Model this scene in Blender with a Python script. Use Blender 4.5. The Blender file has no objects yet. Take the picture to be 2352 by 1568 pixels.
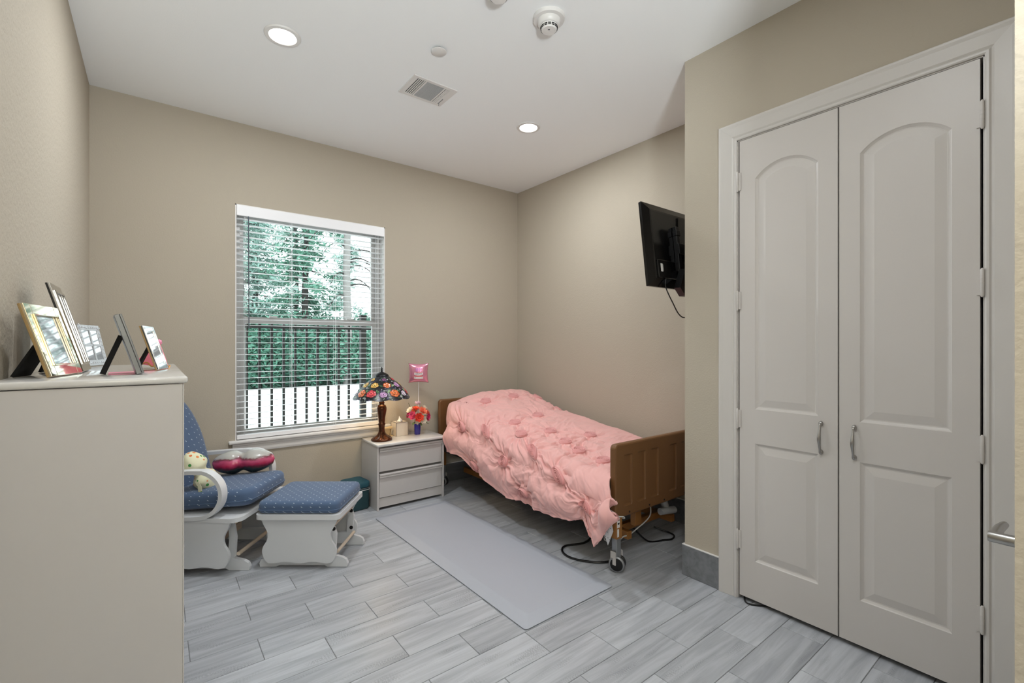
import bpy, bmesh, math, random
import numpy as np
from mathutils import Vector, Matrix, noise
random.seed(7)
SC = bpy.context.scene
C = SC.collection
PI = math.pi

# ------------------------------------------------------------------ camera
F_PX, YH, EYE = 1062.0, 790.0, 1.37
YAW = math.radians(52.2986)                      # view direction, measured from the X axis
cam = bpy.data.cameras.new('camera'); co = bpy.data.objects.new('camera', cam); C.objects.link(co)
co.location = (0, 0, EYE); co.rotation_euler = (PI/2, 0, YAW - PI/2)
cam.sensor_width = 36; cam.lens = 36*F_PX/2352; cam.shift_y = (YH-784)/2352
cam.clip_start = 0.02; cam.clip_end = 200
SC.camera = co
# ------------------------------------------------------------------ world (overcast sky) and exposure
w = bpy.data.worlds.new('world'); SC.world = w; w.use_nodes = True
bg = w.node_tree.nodes['Background']; bg.inputs[0].default_value = (0.90, 0.97, 1.0, 1); bg.inputs[1].default_value = 3.4
SC.view_settings.view_transform = 'Standard'; SC.view_settings.look = 'None'
SC.view_settings.gamma = 1.0; SC.view_settings.use_curve_mapping = False
SC.view_settings.exposure = 0.32
DOWN_W = 16.0                                      # watts of each recessed ceiling light

UP_W = 240.0                                       # watts of the added fill uplight behind the camera

# ------------------------------------------------------------------ helpers
def lin(c):
    return tuple((v/12.92 if v <= 0.04045 else ((v+0.055)/1.055)**2.4) for v in (x/255.0 for x in c)) + (1.0,)
MATS = {}
def mat(name, rgb, rough=0.5, metal=0.0, bump=None, spec=0.5, vary=None, coat=0.0, emit=None, alpha=1.0, sheen=0.0):
    """procedural principled material; bump=(scale,strength,dist); vary=(scale,amount) colour noise"""
    if name in MATS: return MATS[name]
    m = bpy.data.materials.new(name); m.use_nodes = True
    nt = m.node_tree; p = nt.nodes['Principled BSDF']
    p.inputs['Base Color'].default_value = lin(rgb); p.inputs['Roughness'].default_value = rough
    p.inputs['Metallic'].default_value = metal; p.inputs['Specular IOR Level'].default_value = spec
    p.inputs['Coat Weight'].default_value = coat; p.inputs['Coat Roughness'].default_value = 0.05
    p.inputs['Sheen Weight'].default_value = sheen
    if emit:
        p.inputs['Emission Color'].default_value = lin(emit[0]); p.inputs['Emission Strength'].default_value = emit[1]
    if bump or vary:
        tc = nt.nodes.new('ShaderNodeTexCoord')
    if bump:
        n = nt.nodes.new('ShaderNodeTexNoise'); n.inputs['Scale'].default_value = bump[0]; n.inputs['Detail'].default_value = 3
        b = nt.nodes.new('ShaderNodeBump'); b.inputs['Strength'].default_value = bump[1]; b.inputs['Distance'].default_value = bump[2]
        nt.links.new(tc.outputs['Object'], n.inputs['Vector']); nt.links.new(n.outputs['Fac'], b.inputs['Height'])
        nt.links.new(b.outputs['Normal'], p.inputs['Normal'])
    if vary:
        n2 = nt.nodes.new('ShaderNodeTexNoise'); n2.inputs['Scale'].default_value = vary[0]; n2.inputs['Detail'].default_value = 4
        mx = nt.nodes.new('ShaderNodeMix'); mx.data_type = 'RGBA'
        a = lin(rgb); k = vary[1]
        mx.inputs['A'].default_value = tuple(v*(1-k) for v in a[:3])+(1,); mx.inputs['B'].default_value = tuple(min(1, v*(1+k)) for v in a[:3])+(1,)
        nt.links.new(tc.outputs['Object'], n2.inputs['Vector']); nt.links.new(n2.outputs['Fac'], mx.inputs['Factor'])
        nt.links.new(mx.outputs['Result'], p.inputs['Base Color'])
    MATS[name] = m
    return m

def new(): return bmesh.new()
def box(bm, x0, x1, y0, y1, z0, z1, bev=0.0, seg=2, M=None):
    r = bmesh.ops.create_cube(bm, size=1.0); vs = r['verts']
    T = Matrix.Translation(((x0+x1)/2, (y0+y1)/2, (z0+z1)/2)) @ Matrix.Diagonal((x1-x0, y1-y0, z1-z0, 1))
    bmesh.ops.transform(bm, matrix=T, verts=vs)
    if bev > 0:
        es = list({e for v in vs for e in v.link_edges})
        g = bmesh.ops.bevel(bm, geom=es, offset=bev, segments=seg, profile=0.5, affect='EDGES')
        vs = list({v for f in g['faces'] for v in f.verts} | {v for v in vs if v.is_valid})
    if M is not None: bmesh.ops.transform(bm, matrix=M, verts=vs)
    return vs
def lathe(bm, prof, seg=32, M=None, cap=True):
    """prof: list of (r,z) ; revolve about z"""
    rings = []
    for r, z in prof:
        rings.append([bm.verts.new((r*math.cos(2*PI*i/seg), r*math.sin(2*PI*i/seg), z)) for i in range(seg)])
    for a, b in zip(rings, rings[1:]):
        for i in range(seg):
            j = (i+1) % seg
            bm.faces.new((a[i], a[j], b[j], b[i]))
    if cap:
        if prof[0][0] > 1e-6: bm.faces.new(list(reversed(rings[0])))
        if prof[-1][0] > 1e-6: bm.faces.new(rings[-1])
    vs = [v for r in rings for v in r]
    if M is not None: bmesh.ops.transform(bm, matrix=M, verts=vs)
    return vs
def tube(bm, pts, r, seg=8, closed=False, flat=1.0, up=(0, 0, 1)):
    """sweep a circle (or ellipse) along pts; r a number or a list"""
    pts = [Vector(p) for p in pts]; n = len(pts); rings = []
    rr = r if isinstance(r, (list, tuple)) else [r]*n
    upv = Vector(up); prevN = None
    for i, p in enumerate(pts):
        a = pts[(i-1) % n] if (closed or i > 0) else p; b = pts[(i+1) % n] if (closed or i < n-1) else p
        t = (b-a).normalized() if (b-a).length > 1e-9 else Vector((0, 0, 1))
        if prevN is None:
            N = upv - t*upv.dot(t)
            if N.length < 1e-4: N = Vector((1, 0, 0)) - t*t.x
        else:
            N = prevN - t*prevN.dot(t)
        N.normalize(); prevN = N; B = t.cross(N)
        rings.append([bm.verts.new(p + rr[i]*(N*math.cos(2*PI*k/seg) + B*math.sin(2*PI*k/seg)*flat)) for k in range(seg)])
    m = n if closed else n-1
    for i in range(m):
        a, b = rings[i], rings[(i+1) % n]
        for k in range(seg):
            j = (k+1) % seg
            bm.faces.new((a[k], a[j], b[j], b[k]))
    if not closed:
        bm.faces.new(list(reversed(rings[0]))); bm.faces.new(rings[-1])
    return [v for r in rings for v in r]
def prism(bm, poly, axis, a, b):
    """extrude polygon (2D pts) along axis from a to b. axis 'x': pts=(y,z); 'y': pts=(x,z); 'z': pts=(x,y)"""
    def P(u, v, w): return {'x': (w, u, v), 'y': (u, w, v), 'z': (u, v, w)}[axis]
    A = [bm.verts.new(P(u, v, a)) for u, v in poly]; B = [bm.verts.new(P(u, v, b)) for u, v in poly]
    n = len(poly)
    bm.faces.new(A); bm.faces.new(list(reversed(B)))
    for i in range(n):
        j = (i+1) % n
        bm.faces.new((A[j], A[i], B[i], B[j]))
    return A+B
def blob(bm, c, rad, sub=2, jit=0.0, M=None):
    r = bmesh.ops.create_icosphere(bm, subdivisions=sub, radius=1.0)
    for v in r['verts']:
        k = 1 + jit*noise.noise(v.co*2.3 + Vector(c)*7)
        v.co = Vector((v.co.x*rad[0]*k, v.co.y*rad[1]*k, v.co.z*rad[2]*k)) + Vector(c)
    if M is not None: bmesh.ops.transform(bm, matrix=M, verts=r['verts'])
    return r['verts']
def obj(name, bm, m, parent=None, smooth=False, loc=None, angle=40):
    if isinstance(bm, bpy.types.Mesh): me = bm
    else:
        bmesh.ops.recalc_face_normals(bm, faces=bm.faces)
        me = bpy.data.meshes.new(name); bm.to_mesh(me); bm.free()
    for mm in (m if isinstance(m, (list, tuple)) else [m]): me.materials.append(mm)
    if smooth:
        me.polygons.foreach_set('use_smooth', [True]*len(me.polygons))
        try: me.set_sharp_from_angle(angle=math.radians(angle))
        except Exception: pass
    o = bpy.data.objects.new(name, me); C.objects.link(o)
    if parent is not None: o.parent = parent
    if loc is not None: o.location = loc
    return o
def tag(o, label, cat, group=None):
    o['label'] = label; o['category'] = cat
    if group: o['group'] = group
    return o
def thing(name, label, cat, loc=(0, 0, 0), rotz=0.0, group=None):
    o = bpy.data.objects.new(name, None); C.objects.link(o); o.empty_display_size = 0.05
    o.location = loc; o.rotation_euler = (0, 0, rotz)
    return tag(o, label, cat, group)
def struct(name, bm, m, label=None, parent=None, smooth=False):
    o = obj(name, bm, m, parent, smooth)
    if parent is None: o['kind'] = 'structure'
    if label: o['label'] = label
    return o
def arc(cx, cy, r, a0, a1, n):
    return [(cx+r*math.cos(a0+(a1-a0)*i/n), cy+r*math.sin(a0+(a1-a0)*i/n)) for i in range(n+1)]
def bez(p0, p1, p2, p3, n=12):
    p0, p1, p2, p3 = map(Vector, (p0, p1, p2, p3)); out = []
    for i in range(n+1):
        t = i/n; out.append(p0*(1-t)**3+p1*3*t*(1-t)**2+p2*3*t*t*(1-t)+p3*t**3)
    return out
def spline(pts, n=8):
    """Catmull-Rom through pts"""
    P = [Vector(p) for p in pts]; P = [P[0]*2-P[1]]+P+[P[-1]*2-P[-2]]; out = []
    for i in range(1, len(P)-2):
        for k in range(n):
            t = k/n; a, b, c, d = P[i-1], P[i], P[i+1], P[i+2]
            out.append(0.5*((2*b)+(c-a)*t+(2*a-5*b+4*c-d)*t*t+(3*b-a-3*c+d)*t**3))
    out.append(P[-2]); return out

# ------------------------------------------------------------------ materials
M_wall = mat('wall_paint', (184, 175, 159), 0.85, bump=(110, 0.25, 0.004), spec=0.2)
M_ceil = mat('ceiling_paint', (248, 250, 250), 0.9, bump=(140, 0.12, 0.003), spec=0.1)
M_white = mat('white_trim', (226, 224, 221), 0.35)
M_door = mat('door_paint', (206, 201, 196), 0.38)
M_vinyl = mat('window_vinyl', (196, 194, 192), 0.4)
M_blind = mat('blind_vinyl', (244, 245, 247), 0.4)
M_cas = mat('casing_paint', (208, 204, 199), 0.36)
M_lam = mat('white_laminate', (200, 196, 193), 0.3)
M_lamtop = mat('laminate_top', (214, 212, 209), 0.14, coat=0.4)
M_dark = mat('dark_void', (20, 20, 22), 0.7)
M_black = mat('black_plastic', (16, 16, 17), 0.35)
M_blackg = mat('black_gloss', (10, 10, 11), 0.12)
M_nickel = mat('satin_nickel', (170, 168, 165), 0.28, 1.0)
M_chrome = mat('chrome', (225, 225, 228), 0.08, 1.0)
M_gw = mat('glider_white', (222, 224, 226), 0.35)
M_dowel = mat('dowel_wood', (214, 198, 178), 0.5)
M_bedbrown = mat('bed_brown', (112, 76, 42), 0.45, bump=(300, 0.1, 0.001))
M_bedwood = mat('bed_wood', (150, 100, 48), 0.5, vary=(9, 0.2))
M_greymet = mat('grey_metal', (150, 152, 155), 0.35, 0.6)
M_matt = mat('mat_foam', (172, 176, 185), 0.42, bump=(28, 0.1, 0.006))
M_conc = mat('concrete', (216, 216, 212), 0.9, vary=(0.7, 0.12))
M_fence = mat('fence_black', (10, 12, 16), 0.6)

def plank_material(name, dark=1.0):
    m = bpy.data.materials.new(name); m.use_nodes = True; nt = m.node_tree; p = nt.nodes['Principled BSDF']
    N = nt.nodes.new; L = nt.links.new
    tc = N('ShaderNodeTexCoord'); oi = N('ShaderNodeObjectInfo')
    off = N('ShaderNodeVectorMath'); off.operation = 'SCALE'; comb = N('ShaderNodeCombineXYZ')
    mul = N('ShaderNodeMath'); mul.operation = 'MULTIPLY'; mul.inputs[1].default_value = 53.0; L(oi.outputs['Random'], mul.inputs[0])
    L(mul.outputs[0], comb.inputs[0]); L(mul.outputs[0], comb.inputs[1]); L(mul.outputs[0], comb.inputs[2])
    add = N('ShaderNodeVectorMath'); add.operation = 'ADD'; L(tc.outputs['Object'], add.inputs[0]); L(comb.outputs[0], add.inputs[1])
    mp = N('ShaderNodeMapping'); mp.inputs['Scale'].default_value = (1.1, 15, 15); L(add.outputs[0], mp.inputs['Vector'])
    n1 = N('ShaderNodeTexNoise'); n1.inputs['Scale'].default_value = 1.6; n1.inputs['Detail'].default_value = 7; n1.inputs['Roughness'].default_value = 0.62; n1.inputs['Distortion'].default_value = 0.6
    L(mp.outputs[0], n1.inputs['Vector'])
    mp2 = N('ShaderNodeMapping'); mp2.inputs['Scale'].default_value = (1.0, 5.5, 5.5); L(add.outputs[0], mp2.inputs['Vector'])
    n2 = N('ShaderNodeTexNoise'); n2.inputs['Scale'].default_value = 3.0; n2.inputs['Detail'].default_value = 2; L(mp2.outputs[0], n2.inputs['Vector'])
    wv = N('ShaderNodeTexWave'); wv.inputs['Scale'].default_value = 26; wv.inputs['Distortion'].default_value = 9; wv.inputs['Detail'].default_value = 2; wv.inputs['Detail Scale'].default_value = 1.2
    L(mp2.outputs[0], wv.inputs['Vector'])
    r2 = N('ShaderNodeMapRange'); r2.inputs[1].default_value = 0.56; r2.inputs[2].default_value = 0.68; L(n2.outputs['Fac'], r2.inputs[0])
    wm = N('ShaderNodeMath'); wm.operation = 'MULTIPLY'; L(wv.outputs['Fac'], wm.inputs[0]); L(r2.outputs[0], wm.inputs[1])
    cr = N('ShaderNodeValToRGB'); e = cr.color_ramp.elements
    k = dark
    e[0].position = 0.28; e[0].color = lin((150*k, 153*k, 158*k)); e[1].position = 0.62; e[1].color = lin((186*k, 189*k, 194*k))
    L(n1.outputs['Fac'], cr.inputs[0])
    mx = N('ShaderNodeMix'); mx.data_type = 'RGBA'; mx.inputs['B'].default_value = lin((112*k, 114*k, 117*k))
    sc = N('ShaderNodeMath'); sc.operation = 'MULTIPLY'; sc.inputs[1].default_value = 0.45; L(wm.outputs[0], sc.inputs[0])
    L(sc.outputs[0], mx.inputs['Factor']); L(cr.outputs[0], mx.inputs['A'])
    hv = N('ShaderNodeHueSaturation'); vr = N('ShaderNodeMapRange'); vr.inputs[3].default_value = 0.90; vr.inputs[4].default_value = 1.08
    L(oi.outputs['Random'], vr.inputs[0]); L(vr.outputs[0], hv.inputs['Value']); L(mx.outputs['Result'], hv.inputs['Color'])
    L(hv.outputs[0], p.inputs['Base Color'])
    p.inputs['Roughness'].default_value = 0.36
    b = N('ShaderNodeBump'); b.inputs['Strength'].default_value = 0.12; b.inputs['Distance'].default_value = 0.002
    L(n1.outputs['Fac'], b.inputs['Height']); L(b.outputs[0], p.inputs['Normal'])
    return m
M_plank = plank_material('wood_look_tile'); M_base = plank_material('baseboard_tile', 0.70)
M_grout = mat('grout', (128, 129, 130), 0.9)

def dots_material(name, base, dot, pitch, rad):
    m = mat(name, base, 0.85, bump=(500, 0.15, 0.001), sheen=0.2); nt = m.node_tree; p = nt.nodes['Principled BSDF']
    N = nt.nodes.new; L = nt.links.new
    tc = N('ShaderNodeTexCoord'); sp = N('ShaderNodeSeparateXYZ'); L(tc.outputs['Object'], sp.inputs[0])
    def math_(op, a, b=None):
        n = N('ShaderNodeMath'); n.operation = op
        for i, v in enumerate((a, b)):
            if v is None: continue
            if isinstance(v, (int, float)): n.inputs[i].default_value = v
            else: L(v, n.inputs[i])
        return n.outputs[0]
    u = math_('DIVIDE', math_('ADD', sp.outputs[0], sp.outputs[2]), pitch)
    v = math_('DIVIDE', math_('ADD', sp.outputs[1], sp.outputs[2]), pitch)
    a = math_('ADD', u, v); b = math_('SUBTRACT', u, v)      # staggered lattice
    fu = math_('SUBTRACT', math_('FRACT', a), 0.5); fv = math_('SUBTRACT', math_('FRACT', b), 0.5)
    d = math_('SQRT', math_('ADD', math_('MULTIPLY', fu, fu), math_('MULTIPLY', fv, fv)))
    f = math_('LESS_THAN', d, rad)
    mx = N('ShaderNodeMix'); mx.data_type = 'RGBA'; mx.inputs['A'].default_value = lin(base); mx.inputs['B'].default_value = lin(dot)
    L(f, mx.inputs['Factor']); L(mx.outputs['Result'], p.inputs['Base Color'])
    return m
M_blue = dots_material('blue_dotted_fabric', (80, 102, 133), (186, 198, 214), 0.055, 0.09)

# ================================================================== THE ROOM
XL, XR, YB, YF, H = -0.335, 3.205, 4.045, -1.5, 3.05
XC, YC = 2.5, 1.55           # closet bump
XE, YE = 1.2, 0.103          # wall corner beside the camera
WX0, WX1, WZ0, WZ1 = 0.482, 1.662, 0.64, 2.432

# floor: grout bed with one object for each plank
bm = new(); box(bm, XL-0.1, XR+0.1, YF-0.1, YB+0.1, -0.12, -0.0025)
floor = struct('floor', bm, M_grout, 'grey wood-look plank tile floor laid in running bond')
PX, PY, G = 0.508, 0.181, 0.003
meshes = {}
k0 = math.floor((YF-2.065)/PY); k1 = math.ceil((YB-2.065)/PY)
for k in range(k0, k1):
    ya, yb = max(2.065+k*PY+G/2, YF), min(2.065+(k+1)*PY-G/2, YB)
    if yb-ya < 0.01: continue
    x = (0.629 if k % 2 == 0 else 0.378) - PX*4
    while x < XR:
        xa, xb = max(x+G/2, XL), min(x+PX-G/2, XR)
        x += PX
        if xb-xa < 0.01: continue
        if yb < YE and xa > XE: continue
        if ya > 0.2 and yb < YC-0.1 and xa > XC+0.2: continue
        key = (round(xb-xa, 3), round(yb-ya, 3))
        if key not in meshes:
            b2 = new(); box(b2, -key[0]/2, key[0]/2, -key[1]/2, key[1]/2, -0.01, 0, 0.0012, 1)
            bmesh.ops.delete(b2, geom=[f for f in b2.faces if f.calc_center_median().z < -0.009], context='FACES')
            me = bpy.data.meshes.new('plank'); b2.to_mesh(me); b2.free(); me.materials.append(M_plank); meshes[key] = me
        o = bpy.data.objects.new('plank', meshes[key]); C.objects.link(o); o.parent = floor
        o.location = ((xa+xb)/2, (ya+yb)/2, 0)

bm = new(); box(bm, XL-0.1, XR+0.1, YF-0.1, YB+0.22, H, H+0.1)
struct('ceiling', bm, M_ceil, 'flat white painted ceiling')
bm = new(); T = 0.2
box(bm, XL-0.1, WX0, YB, YB+T, -0.1, H); box(bm, WX1, XR+0.1, YB, YB+T, -0.1, H)
box(bm, WX0, WX1, YB, YB+T, -0.1, WZ0); box(bm, WX0, WX1, YB, YB+T, WZ1, H)
struct('wall_back', bm, M_wall, 'beige painted wall with the window')
bm = new(); box(bm, XL-0.1, XL, YF-0.1, YB+T, -0.1, H); struct('wall_left', bm, mat('wall_left_paint', (184, 175, 159), 0.8, bump=(70, 0.5, 0.006), spec=0.3), 'beige textured wall behind the chest')
bm = new(); box(bm, XR, XR+0.1, YF-0.1, YB+T, -0.1, H); struct('wall_right', bm, M_wall, 'beige wall beside the bed')
bm = new(); box(bm, XL-0.1, XR+0.1, YF-0.1, YF, -0.1, H); struct('wall_front', bm, M_wall)
DY0, DYM, DY1, DZ0, DZ1 = 0.300, 0.766, 1.226, 0.024, 2.460      # closet doors
bm = new()
box(bm, XC, XC+0.1, DY1+0.012, YC, -0.1, H); box(bm, XC, XC+0.1, YE, DY0-0.012, -0.1, H)
box(bm, XC, XC+0.1, DY0-0.012, DY1+0.012, DZ1+0.012, H)
box(bm, XC+0.1, XR, YC-0.1, YC, -0.1, H)
struct('wall_closet', bm, M_wall, 'beige closet wall around the white double doors')
bm = new(); box(bm, XE, XR, YF, YE, -0.1, H)
struct('wall_entry', bm, mat('wall_near', (184, 175, 159), 0.85, bump=(45, 0.5, 0.006), spec=0.2), 'textured beige wall corner at the right edge')

# tile baseboards
BH, BT = 0.178, 0.012
def baseboard(name, x0, x1, y0, y1, label):
    b = new(); box(b, x0, x1, y0, y1, 0.001, BH, 0.0015, 1)
    o = struct(name, b, M_base, label)
    b = new(); e = 0.004
    box(b, x0, x1, y0, y1, BH, BH+0.004)
    obj('caulk_line', b, M_white, o)
baseboard('baseboard_back', XL, XR, YB-BT, YB, 'grey tile baseboard under the window')
baseboard('baseboard_left', XL, XL+BT, YF, YB-BT, 'grey tile baseboard behind the chest')
baseboard('baseboard_right', XR-BT, XR, YC, YB-BT, 'grey tile baseboard beside the bed')
baseboard('baseboard_closet', XC-BT, XC, DY1+0.109, YC+BT, 'short grey tile baseboard left of the closet casing')
baseboard('baseboard_return', XC, XR-BT, YC, YC+BT, 'grey tile baseboard behind the footboard')

# closet casing
def casing(bm, ys, z1, prof, x):
    """mitred U casing round an opening in the plane X=x facing -X. prof: (out,thick)"""
    (ya, yb) = ys
    path = [((yb, 0.0), (1, 0)), ((yb, z1), (1, 1)), ((ya, z1), (-1, 1)), ((ya, 0.0), (-1, 0))]
    rows = []
    for (y, z), (oy, oz) in path:
        rows.append([bm.verts.new((x-t, y+oy*o, max(z+oz*o, 0.001))) for o, t in prof])
    for a, b in zip(rows, rows[1:]):
        for i in range(len(prof)-1):
            bm.faces.new((a[i], a[i+1], b[i+1], b[i]))
    bm.faces.new(rows[0]); bm.faces.new(list(reversed(rows[-1])))
prof = [(0, 0), (0, 0.010), (0.005, 0.013), (0.012, 0.013), (0.018, 0.008), (0.026, 0.012), (0.072, 0.018), (0.086, 0.021), (0.094, 0.021), (0.098, 0.016), (0.098, 0)]
bm = new(); casing(bm, (DY0-0.009+0.0, DY1+0.009), DZ1+0.009, prof, XC)
trim1 = struct('trim_1', bm, M_cas, 'moulded white casing around the closet doors', smooth=False)
bm = new()
box(bm, XC-0.002, XC+0.10, DY1+0.004, DY1+0.012, 0, DZ1+0.012); box(bm, XC-0.002, XC+0.10, DY0-0.012, DY0-0.004, 0, DZ1+0.012)
box(bm, XC-0.002, XC+0.10, DY0-0.012, DY1+0.012, DZ1+0.004, DZ1+0.012)
obj('jamb', bm, M_cas, trim1)

# closet doors with moulded panels (face toward -X)
def offset_poly(P, d):
    n = len(P); out = []
    for i in range(n):
        a, b, c = Vector(P[i-1]), Vector(P[i]), Vector(P[(i+1) % n])
        e1 = (b-a).normalized(); e2 = (c-b).normalized()
        n1 = Vector((-e1.y, e1.x)); n2 = Vector((-e2.y, e2.x))
        bi = (n1+n2); k = bi.length_squared
        bi = bi*(2/k) if k > 1e-6 else n1
        out.append(tuple(b+bi*d*1.0))
    return out
def door_leaf(name, y0, y1, panels, label):
    bm = new(); xf = XC-0.006; th = 0.036
    def V(y, z, dx=0): return bm.verts.new((xf+dx, y, z))
    outer = [V(y0, DZ0), V(y1, DZ0), V(y1, DZ1), V(y0, DZ1)]
    edges = [bm.edges.new((outer[i], outer[(i+1) % 4])) for i in range(4)]
    loops = []
    for P in panels:
        vs = [V(y, z) for y, z in P(0.0)]; loops.append((P, vs))
        edges += [bm.edges.new((vs[i], vs[(i+1) % len(vs)])) for i in range(len(vs))]
    bmesh.ops.triangle_fill(bm, use_beauty=True, use_dissolve=False, edges=edges)
    steps = [(0.004, 0.0035), (0.012, 0.0085), (0.017, 0.009), (0.024, 0.0075), (0.052, 0.0015), (0.056, 0.0015)]
    for P, vs in loops:
        prev = vs
        for d, dx in steps:
            cur = [V(y, z, dx) for y, z in P(d)]; n = len(cur)
            for i in range(n):
                j = (i+1) % n
                bm.faces.new((prev[i], prev[j], cur[j], cur[i]))
            prev = cur
        bm.faces.new(prev)
    back = [V(y0, DZ0, th), V(y1, DZ0, th), V(y1, DZ1, th), V(y0, DZ1, th)]
    bm.faces.new(back)
    for i in range(4):
        j = (i+1) % 4; bm.faces.new((outer[i], outer[j], back[j], back[i]))
    o = obj(name, bm, M_door); o['kind'] = 'structure'; o['label'] = label
    return o
def panel_rect(a, b, z0, z1): return lambda d: [(a+d, z0+d), (b-d, z0+d), (b-d, z1-d), (a+d, z1-d)]
def panel_arch(a, b, z0, z1, zt):
    n = 14; m = (a+b)/2; hw = (b-a)/2; s = zt-z1; R = (hw*hw+s*s)/(2*s); cz = zt-R; a0 = math.atan2(z1-cz, hw)
    def at(d):
        r = R-d; zz = math.sqrt(r*r-(hw-d)**2); a1 = math.atan2(zz, hw-d)
        return [(a+d, z0+d), (b-d, z0+d)] + arc(m, cz, r, a1, PI-a1, n)
    return at
d1 = door_leaf('door_1', DYM+0.003, DY1-0.005, [panel_arch(0.848, 1.140, 1.028, 2.238, 2.306), panel_rect(0.848, 1.140, 0.228, 0.848)], 'left white closet door leaf with arched upper panel')
d2 = door_leaf('door_2', DY0+0.004, DYM-0.003, [panel_arch(0.382, 0.684, 1.021, 2.222, 2.290), panel_rect(0.382, 0.684, 0.224, 0.842)], 'right white closet door leaf with arched upper panel')
def pull(parent, y):
    bm = new(); x = XC-0.006
    pts = spline([(x, y, 0.995), (x-0.016, y, 0.994), (x-0.020, y, 0.978), (x-0.028, y, 0.950), (x-0.031, y, 0.928), (x-0.028, y, 0.906), (x-0.020, y, 0.878), (x-0.016, y, 0.862), (x, y, 0.861)], 5)
    n = len(pts); rr = [0.0048+0.0035*math.exp(-((i/(n-1)-0.5)/0.16)**2) for i in range(n)]
    tube(bm, pts, rr, 10, up=(0, 1, 0))
    for z in (0.995, 0.861): blob(bm, (x-0.006, y, z), (0.010, 0.0095, 0.013), 2)
    obj('handle', bm, M_nickel, parent, True)['label'] = 'curved satin nickel pull'
pull(d1, 0.835); pull(d2, 0.704)
def hinge(parent, y, z, side):
    bm = new(); x = XC-0.0135
    lathe(bm, [(0.0, -0.056), (0.004, -0.054), (0.0065, -0.048), (0.0065, 0.048), (0.004, 0.054), (0.0, 0.056)], 10, Matrix.Translation((x, y, z)))
    for q in (-0.016, 0.0, 0.016): lathe(bm, [(0.0072, q-0.0008), (0.0072, q+0.0008)], 10, Matrix.Translation((x, y, z)))
    box(bm, x+0.002, x+0.008, y, y+side*0.016, z-0.047, z+0.047) if side > 0 else box(bm, x+0.002, x+0.008, y+side*0.016, y, z-0.047, z+0.047)
    obj('hinge', bm, M_door, parent, True)
for z in (2.243, 1.604, 0.970, 0.322): hinge(d1, DY1+0.003, z, -1); hinge(d2, DY0-0.003, z, 1)
# lever handle on the door in the near wall (only its end shows past the corner)
bm = new(); box(bm, 1.36, 2.2, YE, YE+0.004, 0.01, 2.05, 0.002, 1)
d3 = obj('door_3', bm, M_door); d3['kind'] = 'structure'; d3['label'] = 'white door behind the wall corner at the right edge'
bm = new(); lx, lz = 1.43, 0.955
lathe(bm, [(0.028, 0.0), (0.028, 0.006), (0.012, 0.009), (0.0115, 0.052), (0.0105, 0.055), (0.0, 0.0555)], 20, Matrix.Translation((lx, YE+0.004, lz)) @ Matrix.Rotation(-PI/2, 4, 'X'))
tube(bm, [(lx-0.004, YE+0.048, lz), (lx+0.02, YE+0.050, lz), (lx+0.07, YE+0.049, lz+0.002), (lx+0.115, YE+0.046, lz)], [0.0105, 0.0105, 0.0095, 0.008], 12)
obj('lever_handle', bm, M_nickel, d3, True)['label'] = 'satin nickel lever handle'

# ---------------------------------------------------------------- window
win = bpy.data.objects.new('window_1', None); C.objects.link(win); win.location = ((WX0+WX1)/2, YB, WZ0)
win['kind'] = 'structure'; win['label'] = 'single-hung vinyl window behind the white blind'
wx, wz = (WX0+WX1)/2, WZ0
def wpart(name, bm, m, smooth=False, par=None):
    if par is None: bmesh.ops.translate(bm, vec=(-wx, -YB, -wz), verts=bm.verts)
    return obj(name, bm, m, par or win, smooth)
# white-painted reveal
bm = new(); rt = 0.008
box(bm, WX0, WX0+rt, YB-0.001, YB+0.13, WZ0, WZ1); box(bm, WX1-rt, WX1, YB-0.001, YB+0.13, WZ0, WZ1); box(bm, WX0, WX1, YB-0.001, YB+0.13, WZ1-rt, WZ1)
wpart('reveal', bm, M_white)
def ring(bm, x0, x1, z0, z1, wl, wr, wb, wt, y0, y1, bev=0.003):
    box(bm, x0, x0+wl, y0, y1, z0, z1, bev, 1); box(bm, x1-wr, x1, y0, y1, z0, z1, bev, 1)
    box(bm, x0+wl, x1-wr, y0, y1, z0, z0+wb, bev, 1); box(bm, x0+wl, x1-wr, y0, y1, z1-wt, z1, bev, 1)
FY = YB+0.10
bm = new(); ring(bm, WX0+rt, WX1-rt, WZ0, WZ1-rt, 0.035, 0.035, 0.022, 0.035, FY, FY+0.08)
wpart('frame', bm, M_vinyl)
zm = 1.54
bm = new(); ring(bm, WX0+0.043, WX1-0.043, zm-0.005, WZ1-0.043, 0.03, 0.03, 0.045, 0.03, FY+0.045, FY+0.075); us = wpart('upper_sash', bm, M_vinyl)
bm = new(); ring(bm, WX0+0.043, WX1-0.043, WZ0+0.022, zm+0.045, 0.034, 0.034, 0.040, 0.05, FY+0.008, FY+0.042); ls = wpart('lower_sash', bm, M_vinyl)
M_glass = bpy.data.materials.new('window_glass'); M_glass.use_nodes = True
nt = M_glass.node_tree; nt.nodes.remove(nt.nodes['Principled BSDF'])
tr = nt.nodes.new('ShaderNodeBsdfTransparent'); tr.inputs[0].default_value = (0.93, 0.97, 0.96, 1); gl = nt.nodes.new('ShaderNodeBsdfGlossy'); gl.inputs['Roughness'].default_value = 0.02
lw = nt.nodes.new('ShaderNodeFresnel'); lw.inputs[0].default_value = 1.3; ms = nt.nodes.new('ShaderNodeMixShader')
nt.links.new(lw.outputs[0], ms.inputs[0]); nt.links.new(tr.outputs[0], ms.inputs[1]); nt.links.new(gl.outputs[0], ms.inputs[2]); nt.links.new(ms.outputs[0], nt.nodes['Material Output'].inputs[0])
bm = new(); box(bm, WX0+0.07, WX1-0.07, FY+0.058, FY+0.062, zm+0.03, WZ1-0.06); wpart('glass_pane', bm, M_glass)
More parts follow.
